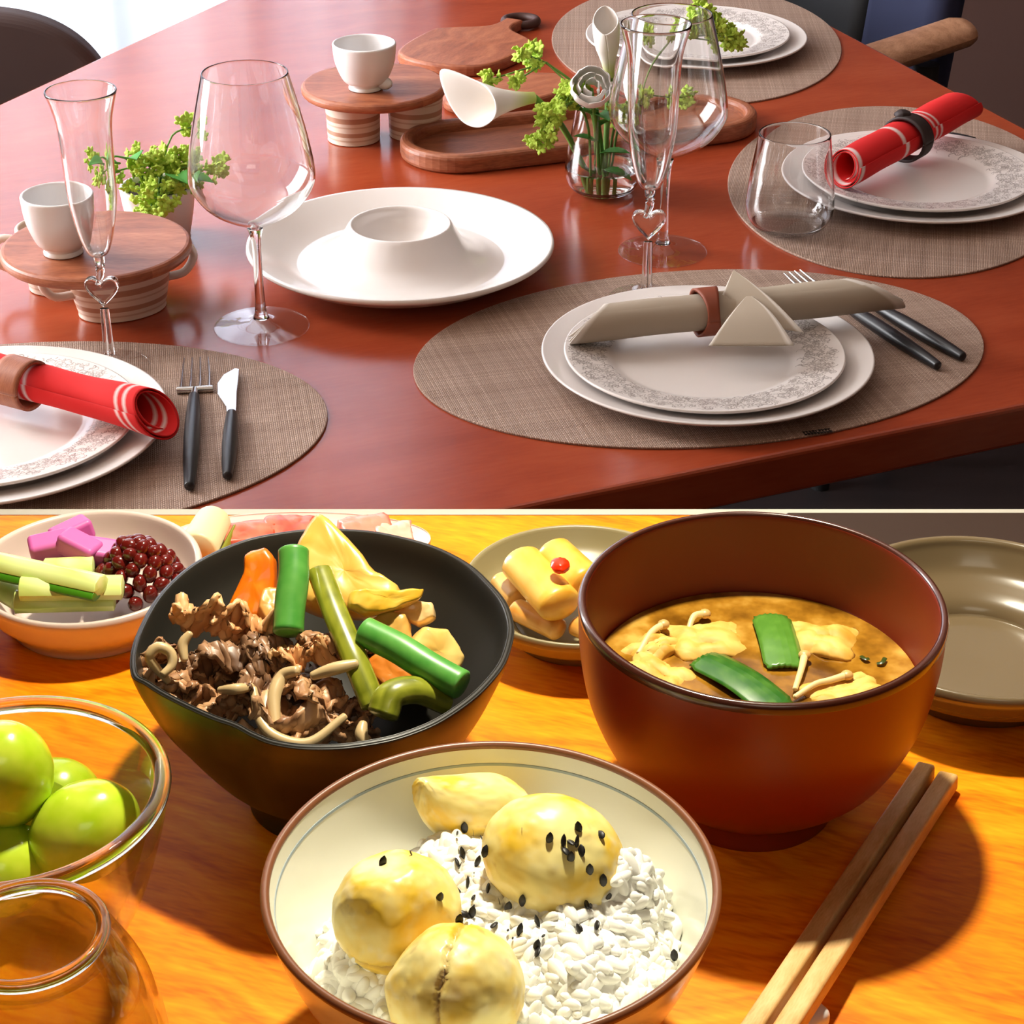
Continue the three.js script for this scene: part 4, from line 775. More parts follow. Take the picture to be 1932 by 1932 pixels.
  const eno = (pts, label) => { const P = pts.map(([px, row, dy]) => on(px, row, Y + 0.001 + (dy ?? 0))), o2 = thing('enoki_mushroom', label, 'mushroom', P[0], 0, 'enoki mushrooms in the soup'); const L = P.map((p) => p.clone().sub(P[0])); const mE = std(C(236, 212, 150), 0.4); part(o2, 'stem', rod(L, (t) => lerp(0.0009, 0.0013, t), { seg: 10, n: 18 }), mE); part(o2, 'cap', new THREE.SphereGeometry(0.0021, 14, 10).scale(1, 0.75, 1).translate(L[L.length - 1].x, L[L.length - 1].y, L[L.length - 1].z), std(C(206, 166, 100), 0.4)); };
  eno([[1500, 1315], [1540, 1290, 0.001], [1565, 1284, 0.001], [1598, 1274, 0.001]], 'long pale enoki mushroom lying at the front right of the soup');
  eno([[1500, 1300], [1512, 1262, 0.001], [1518, 1236, 0.001]], 'short pale enoki mushroom beside the dark green leek strip');
  eno([[1298, 1190], [1310, 1162, 0.002], [1330, 1158, 0.001]], 'curled enoki mushroom at the back of the soup');
  eno([[1205, 1232], [1230, 1192, 0.002], [1252, 1178, 0.002]], 'pale enoki mushroom over the tofu at the left of the soup');
  // seaweed shreds
  const q = rng(31);
  for (const [px, row, l] of [[1625, 1238, 'dark seaweed shred at the right of the soup'], [1655, 1252, 'dark seaweed shred nearest the right wall of the soup bowl'], [1600, 1232, 'dark seaweed shred behind the right tofu piece']]) { const a = on(px, row, Y), b = a.clone().add(V(lerp(-0.006, 0.006, q()), 0.0004, lerp(-0.003, 0.003, q()))); single('seaweed_shred', l, 'seaweed', rod([a, a.clone().lerp(b, 0.5).add(V(0, 0.0004, 0.0015)), b], () => [0.0008, 0.0003], { seg: 6, n: 8 }), std(C(52, 66, 20), 0.3)); }
}

// ---------------------------------------------------------------- black bowl with simmered beef and vegetables
const BH = 0.059, DB = -0.011;                     // rim height; food heights below were taken for a 7 cm rim
const rimPx = [[244, 1268], [262, 1185], [325, 1096], [420, 1036], [530, 1006], [650, 1000], [760, 1015], [860, 1050], [930, 1105], [968, 1165], [965, 1230], [930, 1290], [860, 1350], [780, 1390], [690, 1412], [600, 1419], [525, 1412], [478, 1396], [440, 1376], [395, 1360], [330, 1330], [275, 1298]];
const rimLoop = new THREE.CatmullRomCurve3(rimPx.map(([x, y]) => on(x, y, CT + BH)), true, 'catmullrom', 0.6);
const BC = rimLoop.getPoints(100).reduce((s, p) => s.add(p), V(0, 0, 0)).multiplyScalar(1 / 101); BC.y = CT;
{
  const mBlack = std(C(36, 34, 29), 0.42, { clearcoat: 0.2, clearcoatRoughness: 0.3 });
  const o = thing('black_bowl', 'black ceramic bowl with an uneven lipped rim, full of simmered beef and vegetables', 'bowl', BC);
  const N = 140, rim = Array.from({ length: N }, (_, i) => rimLoop.getPoint(i / N).sub(BC)), prof = [[0.0, 0.004, 1], [0.33, 0.004, 1], [0.36, 0, 1], [0.41, 0, 1], [0.42, 0.008, 0.9], [0.62, 0.018, 0.6], [0.82, 0.034, 0.3], [0.94, 0.049, 0.1], [0.993, BH - 0.0006, 0], [0.987, BH + 0.0009, 0], [0.972, BH + 0.0012, 0], [0.955, BH + 0.0004, 0], [0.91, 0.049, 0.1], [0.79, 0.0365, 0.3], [0.60, 0.0215, 0.6], [0.35, 0.013, 0.9], [0.0, 0.0105, 1]];
  const pos = [], idx = [], R0 = rim.reduce((s, p) => s + Math.hypot(p.x, p.z), 0) / N;
  const fine = []; const sc = new THREE.SplineCurve(prof.map(([k, y]) => new THREE.Vector2(k, y))); for (let i = 0; i <= 90; i++) { const t = i / 90, p = sc.getPoint(t), f = t * (prof.length - 1), a = Math.floor(f); fine.push([Math.max(0, p.x), Math.max(0, p.y), lerp(prof[a][2], prof[Math.min(a + 1, prof.length - 1)][2], f - a)]); }
  for (const [k, y, c] of fine) for (let i = 0; i < N; i++) { const p = rim[i], l = Math.hypot(p.x, p.z), r = lerp(l, R0, c) * k; pos.push(p.x / l * r, y, p.z / l * r); }
  for (let j = 0; j < fine.length - 1; j++) for (let i = 0; i < N; i++) { const a = j * N + i, b = j * N + (i + 1) % N; idx.push(a, a + N, b, b, a + N, b + N); }
  const g = new THREE.BufferGeometry(); g.setAttribute('position', new THREE.Float32BufferAttribute(pos, 3)); g.setIndex(idx); g.computeVertexNormals();
  part(o, 'bowl_body', g, mBlack);
}
const pileY = (row) => CT + DB + lerp(0.050, 0.086, clamp((1410 - row) / 410, -0.2, 1.1));
const food = (px, row, dy = 0) => on(px, row, pileY(row) + dy);
// beef slices: thin ruffled sheets
function beef(px, row, w, l, turn, seed, label, dy = 0, curl = 0.5, cols = [C(146, 98, 62), C(210, 162, 116)]) {
  const c = food(px, row, dy), e = new THREE.Euler(-0.55 + 0.3 * Math.sin(seed * 3), turn, 0.35 * Math.sin(seed * 5)), m = new THREE.Matrix4().compose(c, new THREE.Quaternion().setFromEuler(e), V(1, 1, 1));
  const g = sheet((u, v) => {
    const x = (u - 0.5) * l, z = (v - 0.5) * w * (0.75 + 0.5 * Math.abs(noise(u * 4, seed, 1.2))), edge = Math.pow(Math.abs(v - 0.5) * 2, 2);
    const y = 0.0042 * Math.sin(u * 9 + seed + v * 2.5) * (0.35 + edge) * curl + 0.005 * fbm(u * 5 + seed, v * 4, seed, 3) + 0.0011 * noise(u * 14, v * 10, seed) + curl * 0.35 * w * Math.cos(v * 5.2 + seed);
    return V(x + 0.002 * noise(v * 7, seed, 2), y, z + 0.0022 * noise(u * 13, v * 2, seed * 2.1));
  }, 40, 16, 0.0016, tintNoise(cols[0], cols[1], seed, 4, 2.2));
  g.applyMatrix4(m);
  return single('beef_slice', label, 'beef', g, vc(0.45, { clearcoat: 0.2, clearcoatRoughness: 0.35 }), 'simmered beef slices in the black bowl');
}
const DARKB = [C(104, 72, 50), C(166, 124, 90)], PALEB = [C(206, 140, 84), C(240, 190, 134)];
const inPile = 'dark beef slice deep in the bottom of the black bowl\'s pile';
beef(395, 1172, 0.016, 0.024, 0.2, 1, 'pale orange ruffled beef slice at the back left of the black bowl', 0.003, 0.7, PALEB);
beef(465, 1180, 0.013, 0.020, -0.1, 2, 'pale orange ruffled beef slice below the carrot in the black bowl', 0.003, 0.8, PALEB);
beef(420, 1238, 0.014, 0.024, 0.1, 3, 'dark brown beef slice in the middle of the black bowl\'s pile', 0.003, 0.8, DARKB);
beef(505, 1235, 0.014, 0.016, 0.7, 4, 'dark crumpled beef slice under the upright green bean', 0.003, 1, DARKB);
beef(370, 1280, 0.013, 0.024, 1.2, 5, 'brown beef slice standing on edge near the left of the black bowl'); beef(330, 1300, 0.015, 0.022, 0.5, 6, 'brown beef slice low beside the left rim of the black bowl'); beef(395, 1320, 0.013, 0.024, 0.1, 7, 'brown beef slice just above the front-left rim of the black bowl');
beef(440, 1335, 0.014, 0.026, 0.4, 8, 'brown ruffled beef slice above the dent in the black bowl\'s rim'); beef(560, 1240, 0.012, 0.022, -0.3, 9, 'pale beef slice just right of the upright green bean\'s foot', 0.004, 0.7, PALEB);
beef(625, 1225, 0.013, 0.022, 0.5, 10, 'brown beef slice tucked against the olive green stalk', 0.003); beef(600, 1310, 0.015, 0.022, 0.9, 11, 'brown crumpled beef slice between the bean sprouts and the olive stalk', 0.002); beef(560, 1350, 0.016, 0.030, 0.2, 12, 'large pale beef slice at the front of the black bowl', 0.003, 0.8, [C(150, 104, 70), C(214, 170, 124)]);
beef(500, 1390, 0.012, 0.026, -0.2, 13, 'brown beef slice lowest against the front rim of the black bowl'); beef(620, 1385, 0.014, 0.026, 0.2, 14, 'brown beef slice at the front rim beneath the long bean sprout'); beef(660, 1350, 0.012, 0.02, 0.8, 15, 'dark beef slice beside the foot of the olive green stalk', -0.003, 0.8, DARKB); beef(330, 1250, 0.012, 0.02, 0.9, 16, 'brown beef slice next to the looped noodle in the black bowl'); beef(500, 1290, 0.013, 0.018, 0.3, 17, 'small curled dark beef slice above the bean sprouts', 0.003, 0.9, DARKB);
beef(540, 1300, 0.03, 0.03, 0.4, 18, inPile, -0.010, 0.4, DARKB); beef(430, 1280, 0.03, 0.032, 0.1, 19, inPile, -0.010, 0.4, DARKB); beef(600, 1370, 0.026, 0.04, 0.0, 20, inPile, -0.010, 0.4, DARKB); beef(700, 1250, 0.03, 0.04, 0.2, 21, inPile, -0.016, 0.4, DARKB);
// bean sprouts
const mSprout = std(C(206, 178, 130), 0.35, { clearcoat: 0.3 });
function sprout(pts, r, label) { single('bean_sprout', label, 'bean sprout', rod(pts.map(([x, y, d]) => food(x, y, 0.006 + (d ?? 0))), (t) => r * (0.75 + 0.35 * Math.sin(t * 3.1)), { seg: 12, n: 26 }), mSprout, 'bean sprouts in the black bowl'); }
sprout([[478, 1300], [492, 1360], [520, 1390], [580, 1402], [650, 1352]], 0.0017, 'long curved bean sprout looping along the front of the black bowl');
sprout([[520, 1370], [518, 1310], [535, 1275], [560, 1265, 0.002]], 0.0021, 'thick pale bean sprout standing in the middle of the beef');
sprout([[590, 1275, 0.003], [630, 1262, 0.004], [672, 1252, 0.004]], 0.0019, 'bean sprout lying towards the olive celery strip');
sprout([[685, 1365], [682, 1385], [690, 1402]], 0.0019, 'short bean sprout at the front right of the beef');
sprout([[358, 1195, 0.002], [345, 1215, 0.001], [348, 1245]], 0.0016, 'bean sprout at the back left of the beef');
sprout([[415, 1302], [445, 1300, 0.002], [475, 1296]], 0.0016, 'thin bean sprout lying across the middle of the beef');
sprout([[318, 1285], [296, 1262, 0.002], [282, 1240, 0.004], [298, 1221, 0.005], [322, 1232, 0.004], [324, 1255, 0.003], [308, 1272, 0.003]], 0.0016, 'looped translucent noodle at the far left of the black bowl');
// green beans
function bean(a, b, r, label) {
  const A = on(...a), B = on(...b);
  single('green_bean', label, 'green bean', rod([A, A.clone().lerp(B, 0.33).add(V(0.0006, 0.0004, 0)), A.clone().lerp(B, 0.66), B], (t) => r * (1 - 0.015 * Math.sin(t * 9)), { seg: 28, n: 30, round: 0.22, color: (t, k, p) => C(66, 144, 50).lerp(C(104, 172, 76), clamp(0.5 + fbm(p.x * 160, p.y * 160, p.z * 160, 3) * 1.2)) }), vc(0.36, { clearcoat: 0.2 }), 'cut green beans in the black bowl');
}
bean([554, 1040, CT + DB + 0.093], [544, 1192, CT + DB + 0.076], 0.0051, 'bright green bean standing upright against the yellow radish');
bean([688, 1192, CT + DB + 0.078], [870, 1292, CT + DB + 0.071], 0.0050, 'dark green bean lying aslant on the right of the black bowl');
// celery / fuki stalks
const stalkColor = (seed) => (t, k, p) => C(96, 104, 14).lerp(C(156, 160, 50), clamp(0.5 + Math.sin(k * 50) * 0.25 + fbm(p.x * 200 + seed, p.y * 200, p.z * 200, 3)));
single('butterbur_stalk', 'long olive green stalk lying down the middle of the black bowl', 'vegetable', rod([on(603, 1078, CT + DB + 0.085), on(630, 1150, CT + DB + 0.08), on(668, 1240, CT + DB + 0.073), on(705, 1330, CT + DB + 0.064)], (t) => [0.0043, 0.003], { seg: 22, n: 26, round: 0.2, color: stalkColor(1) }), vc(0.25, { clearcoat: 0.5 }));
single('butterbur_stalk', 'short curled olive green stalk at the front right of the black bowl', 'vegetable', rod([on(722, 1348, CT + DB + 0.066), on(738, 1312, CT + DB + 0.070), on(785, 1302, CT + DB + 0.069), on(840, 1322, CT + DB + 0.063)], (t) => [0.0052, 0.0042], { seg: 22, n: 26, round: 0.25, color: stalkColor(4) }), vc(0.3, { clearcoat: 0.4 }));
// carrot, radish, onion, potato: cut solids
function chunk(name, label, cat, outline, thick, tilt, cA, cB, seed, more = {}, group) {
  // outline in photograph points on a plane leaning back by `tilt` metres of height per step; solid of that thickness
  const P = outline.map(([x, y, h]) => on(x, y, CT + DB + h)), c = P.reduce((s, p) => s.add(p), V(0, 0, 0)).multiplyScalar(1 / P.length);
  const a = P[1].clone().sub(P[0]), b = P[P.length - 1].clone().sub(P[0]), n = a.clone().cross(b).normalize(); if (n.dot(V(0, 1, 0.7)) < 0) n.negate();
  const x = P[1].clone().sub(P[0]); x.addScaledVector(n, -x.dot(n)).normalize(); const y = n.clone().cross(x);
  const L = new THREE.CatmullRomCurve3(P.map((p) => { const d = p.clone().sub(c); return V(d.dot(x), d.dot(y), 0); }), true, 'catmullrom', 0.25).getPoints(48);
  const pos = [], idx = [], col = [], N = 48, half = thick / 2;
  const prof = [[0.001, 1.0], [0.12, 1.0], [0.25, 1.01], [0.4, 1.02], [0.55, 1.02], [0.68, 1.01], [0.8, 0.99], [0.92, 0.93], [1, 0.65], [1.02, 0], [1, -0.65], [0.92, -0.93], [0.7, -1], [0.001, -1]];
  for (const [k, z] of prof) for (let i = 0; i < N; i++) { const q = L[i], p = c.clone().addScaledVector(x, q.x * k).addScaledVector(y, q.y * k).addScaledVector(n, z * half + 0.0012 * fbm(q.x * k * 160 + seed, q.y * k * 160, z, 3)); p.addScaledVector(x, 0.0008 * noise(p.x * 300, p.y * 300, seed)); pos.push(p.x, p.y, p.z); const cc = cA.clone().lerp(cB, clamp(0.5 + 1.3 * fbm(p.x * 120 + seed, p.y * 120, p.z * 120, 4))); col.push(cc.r, cc.g, cc.b); }
  for (let j = 0; j < prof.length - 1; j++) for (let i = 0; i < N; i++) { const a0 = j * N + i, b0 = j * N + (i + 1) % N; idx.push(a0, b0, a0 + N, b0, b0 + N, a0 + N); }
  const g = new THREE.BufferGeometry(); g.setAttribute('position', new THREE.Float32BufferAttribute(pos, 3)); g.setAttribute('color', new THREE.Float32BufferAttribute(col, 3)); g.setIndex(idx); g.computeVertexNormals();
  // keep the winding outward
  const q = g.attributes.normal, p0 = V(pos[0], pos[1], pos[2]).sub(c); if (V(q.getX(0), q.getY(0), q.getZ(0)).dot(p0) < 0) { for (let i = 0; i < idx.length; i += 3) [idx[i], idx[i + 1]] = [idx[i + 1], idx[i]]; g.setIndex(idx); g.computeVertexNormals(); }
  return single(name, label, cat, g, vc(0.3, { clearcoat: 0.3, ...more }), group);
}
chunk('carrot_chunk', 'bright orange carrot chunk behind the pale beef slices', 'carrot', [[430, 1160, 0.066], [462, 1085, 0.076], [466, 1052, 0.080], [500, 1040, 0.081], [520, 1060, 0.079], [516, 1150, 0.068], [480, 1175, 0.064]], 0.012, 0, C(226, 104, 4), C(244, 134, 20), 3);
chunk('radish_wedge', 'tall translucent yellow radish wedge at the back of the black bowl', 'radish', [[540, 1120, 0.073], [566, 1030, 0.083], [602, 977, 0.089], [650, 1014, 0.085], [712, 1088, 0.077], [752, 1112, 0.074], [752, 1150, 0.070], [690, 1165, 0.068], [610, 1160, 0.069]], 0.012, 0, C(222, 168, 62), C(242, 198, 104), 7);
chunk('onion_piece', 'glossy yellow simmered onion piece with a curled edge', 'onion', [[655, 1150, 0.078], [660, 1122, 0.081], [740, 1115, 0.081], [800, 1108, 0.081], [796, 1125, 0.079], [750, 1150, 0.076], [690, 1165, 0.075]], 0.006, 0, C(226, 172, 36), C(242, 202, 90), 9);
chunk('onion_piece', 'pale onion tip behind the aslant green bean', 'onion', [[745, 1160, 0.070], [770, 1138, 0.073], [815, 1140, 0.073], [822, 1165, 0.070], [790, 1180, 0.068]], 0.006, 0, C(220, 172, 100), C(238, 202, 142), 12);
chunk('potato_chunk', 'pale yellow potato chunk behind the aslant green bean', 'potato', [[760, 1235, 0.062], [785, 1195, 0.066], [835, 1195, 0.066], [872, 1245, 0.060], [850, 1285, 0.055], [790, 1285, 0.055]], 0.016, 0, C(236, 186, 88), C(248, 212, 130), 15);
chunk('potato_chunk', 'brown glazed potato chunk in the middle of the black bowl', 'potato', [[690, 1185, 0.068], [725, 1160, 0.071], [770, 1170, 0.070], [775, 1215, 0.065], [730, 1235, 0.062]], 0.014, 0, C(200, 144, 58), C(226, 176, 90), 18);
chunk('carrot_chunk', 'orange carrot chunk half hidden below the aslant green bean', 'carrot', [[690, 1260, 0.060], [720, 1235, 0.063], [770, 1270, 0.059], [790, 1310, 0.054], [740, 1320, 0.053]], 0.010, 0, C(212, 110, 22), C(226, 140, 50), 21);
chunk('onion_piece', 'rounded amber onion piece behind the upright green bean', 'onion', [[485, 1160, 0.068], [495, 1120, 0.072], [525, 1115, 0.073], [528, 1165, 0.067], [505, 1185, 0.065]], 0.010, 0, C(206, 142, 62), C(224, 170, 92), 24);

// ---------------------------------------------------------------- glass bowl of grapes, and the glass in front of it
const GB = on(16, 1500, CT + 0.058), GR = wide(302, GB);
{
  const h = 0.058, o = thing('glass_bowl', 'thick clear glass bowl of green grapes at the left edge', 'bowl', V(GB.x, CT, GB.z));
  const out = curve2([[0.0006, 0.0], [GR * 0.50, 0], [GR * 0.58, 0.004], [GR * 0.78, 0.022], [GR * 0.92, 0.042], [GR, h]], 40);
  part(o, 'bowl_body', lathe(shell(out, 0.0042, 0.006), 120), mGlassBowl);
  part(o, 'rim', new THREE.TorusGeometry(GR - 0.0021, 0.0026, 16, 120).rotateX(Math.PI / 2).translate(0, h + 0.0012, 0), mGlass, 'thick rounded glass rim');
  const mGrape = vc(0.22, { clearcoat: 0.35, clearcoatRoughness: 0.12 });
  const grape = (px, row, Y, r, e, seed, label) => { const c = on(px, row, CT + Y), g = blob(r, { amp: 0.012, freq: 1.3, seed, detail: 20, color: (d) => C(172, 206, 22).lerp(C(204, 224, 66), clamp(0.5 + fbm(d.x * 1.6 + seed, d.y * 1.6, d.z * 1.6, 4) * 1.4)) }); g.applyMatrix4(new THREE.Matrix4().compose(c, new THREE.Quaternion().setFromEuler(new THREE.Euler(...e)), V(1, 1, 1))); single('grape', label, 'grape', g, mGrape, 'green grapes in the glass bowl'); };
  grape(160, 1568, 0.030, [0.0180, 0.0150, 0.0150], [0.3, 0.5, 0.35], 2, 'plump green grape at the right of the glass bowl');
  grape(8, 1462, 0.046, [0.0150, 0.0185, 0.0150], [0.2, 0, -0.15], 4, 'large green grape rising highest at the left edge of the glass bowl');
  grape(105, 1512, 0.020, [0.0150, 0.0140, 0.0145], [0, 0, 0], 6, 'green grape half hidden between the two front grapes');
  grape(2, 1640, 0.020, [0.0160, 0.0145, 0.0150], [0, 0.4, 0], 8, 'green grape lowest at the left edge of the glass bowl');
  // glass in front
  const b = on(52, 1768, CT + 0.088), r = wide(152, b), Hh = 0.088, g2 = thing('drinking_glass', 'rounded clear drinking glass in the lower left corner', 'glass', V(b.x, CT, b.z));
  const R2 = r * 1.62, gp = curve2([[0.0006, 0], [R2 * 0.5, 0], [R2 * 0.72, 0.005], [R2 * 0.96, 0.026], [R2 * 1.0, 0.046], [R2 * 0.9, 0.068], [R2 * 0.72, 0.082], [r, Hh]], 40);
  part(g2, 'glass_body', lathe(shell(gp, 0.0026, 0.006), 96), mGlassBowl);
  part(g2, 'rim', new THREE.TorusGeometry(r - 0.0013, 0.0018, 14, 96).rotateX(Math.PI / 2).translate(0, Hh + 0.0008, 0), mGlass);
}

// ---------------------------------------------------------------- chopsticks
{
  const far = CT + 0.0036, near = CT + 0.012;
  const rest = on(1462, 1962, CT), r = thing('chopstick_rest', 'small ceramic rest under the chopstick tips at the bottom edge', 'chopstick rest', rest, 0.6);
  part(r, 'rest_body', rbox(0.034, 0.0072, 0.012, 0.003), mCup).position.y = 0.0036;
  const stick = (a, b, w0, w1, label) => {
    const A = on(a[0], a[1], far), B = on(b[0], b[1], near), d = B.clone().sub(A), L = d.length();
    const o = thing('chopstick', label, 'chopstick', A, 0, 'pair of plain wooden chopsticks');
    const gg = new RoundedBoxGeometry(L, 0.0062, 0.0066, 3, 0.0012); const pp = gg.attributes.position, u2 = gg.attributes.uv;
    for (let i = 0; i < pp.count; i++) { const t = pp.getX(i) / L + 0.5, k = lerp(w0, w1, t); pp.setZ(i, pp.getZ(i) * k); u2.setXY(i, pp.getX(i), pp.getZ(i) + pp.getY(i)); }
    gg.translate(L / 2, 0, 0); gg.computeVertexNormals();
    const m = part(o, 'stick', gg, mChop); m.quaternion.setFromUnitVectors(V(1, 0, 0), d.normalize());
  };
  stick([1748, 1452], [1400, 1975], 0.96, 0.96, 'left one of the two pale wooden chopsticks');
  stick([1790, 1470], [1462, 1978], 1.04, 1.04, 'right one of the two pale wooden chopsticks');
}

// ---------------------------------------------------------------- dishes at the back of the counter
{
  const mWhite = std(C(210, 190, 180), 0.3, { clearcoat: 0.2 });
  const c = V(on(150, 1100, CT + 0.024).x, CT, -0.646), r = 0.0435;
  const o = thing('salad_dish', 'white round dish of cucumber sticks and dark red beans at the back left', 'dish', c);
  part(o, 'dish_body', lathe(shell(curve2([[0.0006, 0.003], [r * 0.6, 0.003], [r * 0.64, 0], [r * 0.72, 0], [r * 0.76, 0.004], [r * 0.92, 0.0115], [r, 0.021]], 30), 0.003), 80), mWhite);
  const at = (px, row, Y) => on(px, row, CT + Y);
  // cucumber sticks: pale flesh with one dark green side
  const cuke = (a, b, w, label, roll) => {
    const A = at(...a), B = at(...b);
    const t = thing('cucumber_stick', label, 'cucumber', A, 0, 'cucumber sticks in the white dish'), L = B.clone().sub(A);
    part(t, 'flesh', rod([V(0, 0, 0), L], () => [w, w * 0.8], { seg: 8, n: 4, round: 0.15, color: (tt, k, p) => C(188, 212, 92).lerp(C(232, 240, 170), clamp(0.5 + fbm(p.x * 200, p.y * 200, p.z * 200, 3) * 1.6)) }), vc(0.35));
    const s = L.clone().cross(V(0, 1, 0)).normalize().multiplyScalar(roll * w * 0.6);
    part(t, 'skin', rod([V(0, -w * 0.42, 0).add(s), L.clone().add(V(0, -w * 0.42, 0)).add(s)], () => [w * 0.72, w * 0.45], { seg: 10, n: 4, round: 0.15 }), std(C(66, 128, 20), 0.35), 'dark green skin');
  };
  cuke([30, 1135, 0.024], [215, 1130, 0.023], 0.0052, 'pale cucumber stick lying nearest the rim of the white dish', -1);
  cuke([40, 1110, 0.030], [230, 1108, 0.029], 0.0055, 'pale cucumber stick lying on top at the front of the white dish', -1);
  cuke([-10, 1062, 0.033], [190, 1105, 0.034], 0.0050, 'long yellow-green cucumber stick crossing the white dish', 1);
  cuke([-20, 1095, 0.022], [40, 1130, 0.021], 0.0055, 'green cucumber stick at the left edge of the white dish', -1);
  cuke([85, 1072, 0.028], [175, 1068, 0.028], 0.0045, 'short cucumber stick at the back of the white dish', -1);
  // purple cubes
  const cube = (px, row, Y, e, label) => { const p = at(px, row, Y), g = rbox(0.016, 0.0085, 0.010, 0.002); g.rotateX(e[0]).rotateY(e[1]).rotateZ(e[2]).translate(p.x, p.y, p.z); single('purple_radish', label, 'radish', g, std(C(206, 96, 168), 0.45), 'purple pickled radish pieces'); };
  cube(95, 1030, 0.030, [0.2, 0.3, 0.1], 'pink-purple radish piece at the left of the white dish'); cube(150, 1032, 0.031, [0.1, -0.4, -0.3], 'pink-purple radish piece beside the dark red beans'); cube(135, 1006, 0.030, [0, 0.6, 0.2], 'pink-purple radish piece at the back of the white dish'); cube(190, 1042, 0.028, [0.3, 0.2, -0.3], 'pink-purple radish piece touching the dark red beans');
  // beans: a loose heap
  const q = rng(66), mBean = std(C(98, 20, 16), 0.2, { clearcoat: 0.6, clearcoatRoughness: 0.1 }), unit = new THREE.SphereGeometry(1, 14, 10);
  const tall = at(262, 1060, 0.026);
  for (let i = 0; i < 56; i++) {
    const a = i * 2.4, f = Math.sqrt((i + 0.5) / 56), rr = f * 0.0178, y = CT + 0.0155 + 0.0195 * (1 - f * f) + q() * 0.001;
    const m = new THREE.Mesh(unit, mBean); m.name = numbered('red_bean'); m.castShadow = m.receiveShadow = true; m.position.set(tall.x + Math.cos(a) * rr, y, tall.z + Math.sin(a) * rr * 0.8 + 0.002); m.scale.set(0.0036, 0.0030, 0.0028); m.rotation.set(q() * 3, q() * 3, q() * 3);
    m.userData = { label: 'shiny dark red bean in the heap on the white dish', category: 'bean', group: 'dark red beans heaped on the white dish' }; scene.add(m);
  }
}
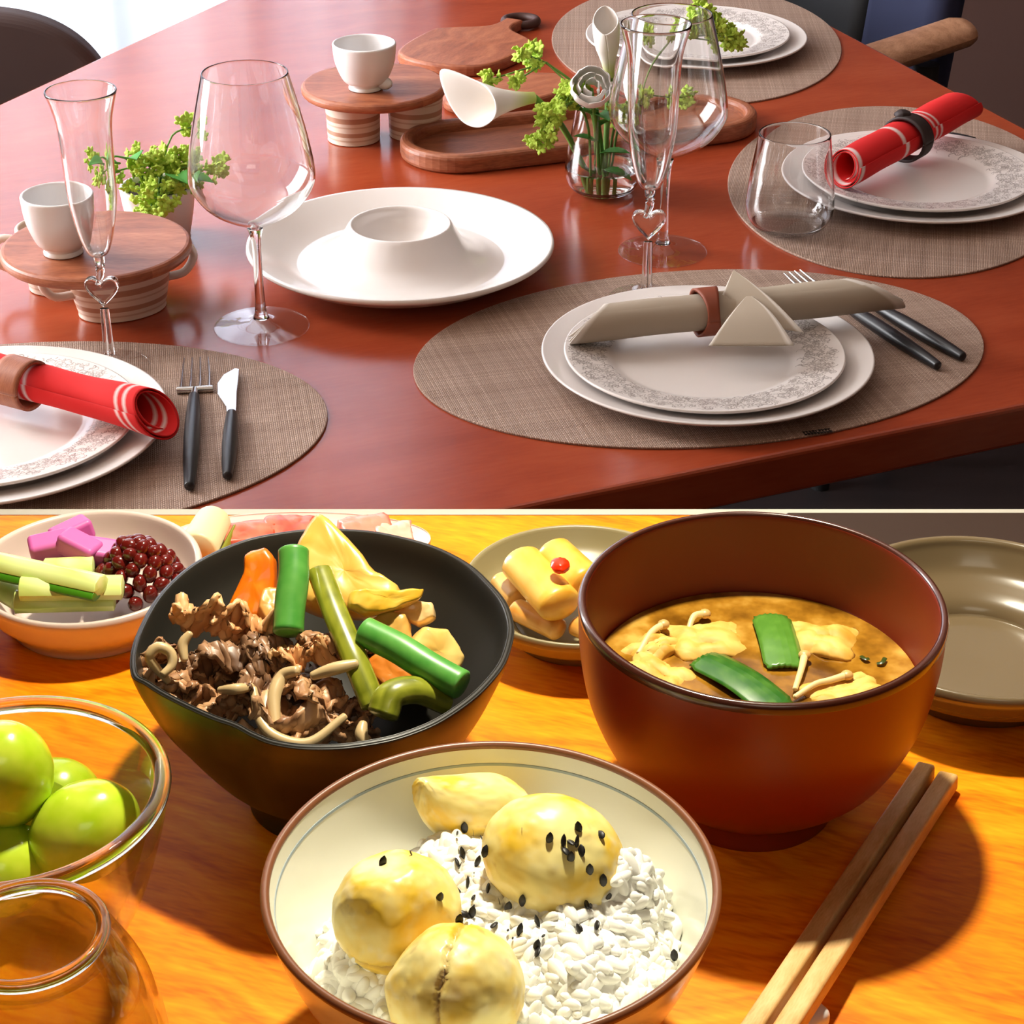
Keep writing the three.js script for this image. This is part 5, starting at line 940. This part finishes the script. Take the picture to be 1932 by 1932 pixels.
{
  // long plate of pink fish behind the black bowl
  const Y = CT, a = on(565, 1012, CT + 0.006), o = thing('oblong_plate', 'white oblong plate of pink fish slices behind the black bowl', 'plate', V(a.x, CT, a.z + 0.006));
  const out = ring2(0.054, 0.021, 60), g = lathe(shell(curve2([[0.0006, 0.0], [0.6, 0], [0.72, 0.0015], [0.9, 0.004], [1, 0.0065]], 24).map(([r, y]) => [r, y]), 0.0015), 72).scale(0.054, 1, 0.022);
  part(o, 'plate_body', g, std(C(236, 222, 214), 0.3));
  const slice = (px, row, w, turn, seed, col, label) => { const p = on(px, row, CT + 0.0075); const s = sheet((u, v) => V((u - 0.5) * w + 0.001 * noise(v * 5, seed, 0), 0.0016 * Math.sin(v * 3) + 0.0008 * noise(u * 5, v * 4, seed), (v - 0.5) * 0.016), 14, 10, 0.0036, tintNoise(col, col.clone().lerp(C(246, 150, 120), 0.5), seed, 4, 1.6)); s.rotateY(turn).translate(p.x, p.y, p.z); single('fish_slice', label, 'fish', s, vc(0.35), 'raw fish slices on the oblong plate'); };
  slice(470, 1008, 0.022, 0.2, 1, C(226, 72, 44), 'coral red fish slice at the left behind the black bowl');
  slice(545, 998, 0.020, -0.1, 2, C(222, 50, 26), 'deep red fish slice behind the green bean');
  slice(690, 998, 0.020, 0.3, 3, C(232, 120, 100), 'pale pink fish slice right of the yellow radish wedge');
  slice(745, 1008, 0.014, 0.1, 4, C(236, 180, 160), 'whitish pink fish slice at the right end of the oblong plate');
  // pale leek piece standing between the two dishes
  const P = on(372, 1040, CT + 0.012), Q = on(402, 985, CT + 0.011), t = thing('leek_piece', 'pale cream leek piece with a green edge behind the black bowl\'s left rim', 'leek', V(P.x, CT, P.z));
  const L = (p) => p.clone().sub(t.position);
  part(t, 'white_stalk', rod([L(P), L(Q)], (k) => lerp(0.0085, 0.0075, k), { seg: 20, n: 8, round: 0.2 }), std(C(220, 208, 164), 0.45));
  part(t, 'green_leaf', sheet((u, v) => L(P.clone().lerp(Q, v)).add(V(0.0088 + 0.001 * Math.sin(u * 3), -0.004 + (u - 0.5) * 0.008, 0.002)), 6, 8, 0.0012), std(C(128, 128, 34), 0.5), 'olive green outer leaf');
  // small grey-green plate with yellow pickles
  const sp = V(0.0255, CT, -0.637), r = 0.0445, d = thing('pickle_plate', 'small round grey-green plate of yellow pickle rolls beside the soup bowl', 'plate', sp);
  part(d, 'plate_body', lathe(shell(curve2([[0.0006, 0.003], [r * 0.5, 0.003], [r * 0.53, 0], [r * 0.60, 0], [r * 0.64, 0.005], [r * 0.88, 0.011], [r, 0.018]], 30), 0.003), 80), std(C(140, 128, 92), 0.35));
  const pick = (a, b, w, label, col = [C(232, 168, 48), C(246, 200, 90)]) => { const A = on(a[0], a[1], CT + a[2]), B = on(b[0], b[1], CT + b[2]); single('pickle_roll', label, 'pickle', rod([A, B], () => [w, w * 0.85], { seg: 24, n: 10, round: 0.4, color: (t, k, p) => col[0].clone().lerp(col[1], clamp(0.5 + 1.6 * fbm(p.x * 150, p.y * 150, p.z * 150, 3))) }), vc(0.35, { clearcoat: 0.3 }), 'yellow pickle rolls on the small plate'); };
  pick([985, 1062, 0.026], [1055, 1140, 0.024], 0.0085, 'thick yellow pickle roll lying on top at the left of the small plate');
  pick([1045, 1045, 0.028], [1105, 1100, 0.026], 0.0080, 'thick yellow pickle roll lying on top at the right of the small plate');
  pick([975, 1150, 0.014], [1052, 1188, 0.014], 0.0048, 'slim brownish pickle roll at the front of the small plate', [C(206, 136, 50), C(232, 176, 92)]);
  pick([1088, 1180, 0.014], [1120, 1195, 0.014], 0.0045, 'slim pickle end beside the soup bowl', [C(206, 136, 50), C(232, 176, 92)]);
  pick([945, 1095, 0.016], [975, 1130, 0.015], 0.0045, 'slim pale pickle at the left rim of the small plate', [C(222, 160, 80), C(240, 196, 120)]);
  const ch = on(1057, 1066, CT + 0.0365); single('chili_piece', 'small bright red chili piece on the yellow pickle rolls', 'chili', blob([0.0036, 0.0026, 0.0036], { amp: 0.12, seed: 4, detail: 5, shape: (v) => { if (v.z > 0) v.z *= 1.3; } }).translate(ch.x, ch.y, ch.z), std(C(232, 52, 12), 0.25));
  // grey plate at the back right, dark tray behind it
  const gp = V(0.172, CT, -0.605), g2 = thing('grey_plate', 'empty glossy grey-brown plate behind the soup bowl at the right edge', 'plate', gp), R = 0.0565;
  part(g2, 'plate_body', lathe(shell(curve2([[0.0006, 0.004], [R * 0.5, 0.004], [R * 0.53, 0], [R * 0.60, 0], [R * 0.64, 0.007], [R * 0.86, 0.013], [R * 0.97, 0.021], [R, 0.025]], 30), 0.0035), 96), std(C(104, 88, 64), 0.24, { clearcoat: 0.5, clearcoatRoughness: 0.12 }));
  const dt = thing('dark_tray', 'dark brown lacquer tray edge behind the grey plate', 'tray', V(0.17, CT, -0.688));
  part(dt, 'tray_body', rbox(0.15, 0.004, 0.066, 0.0015).translate(0.02, 0.002, 0), std(C(48, 32, 22), 0.4));
}

renderer.render(scene, camera);
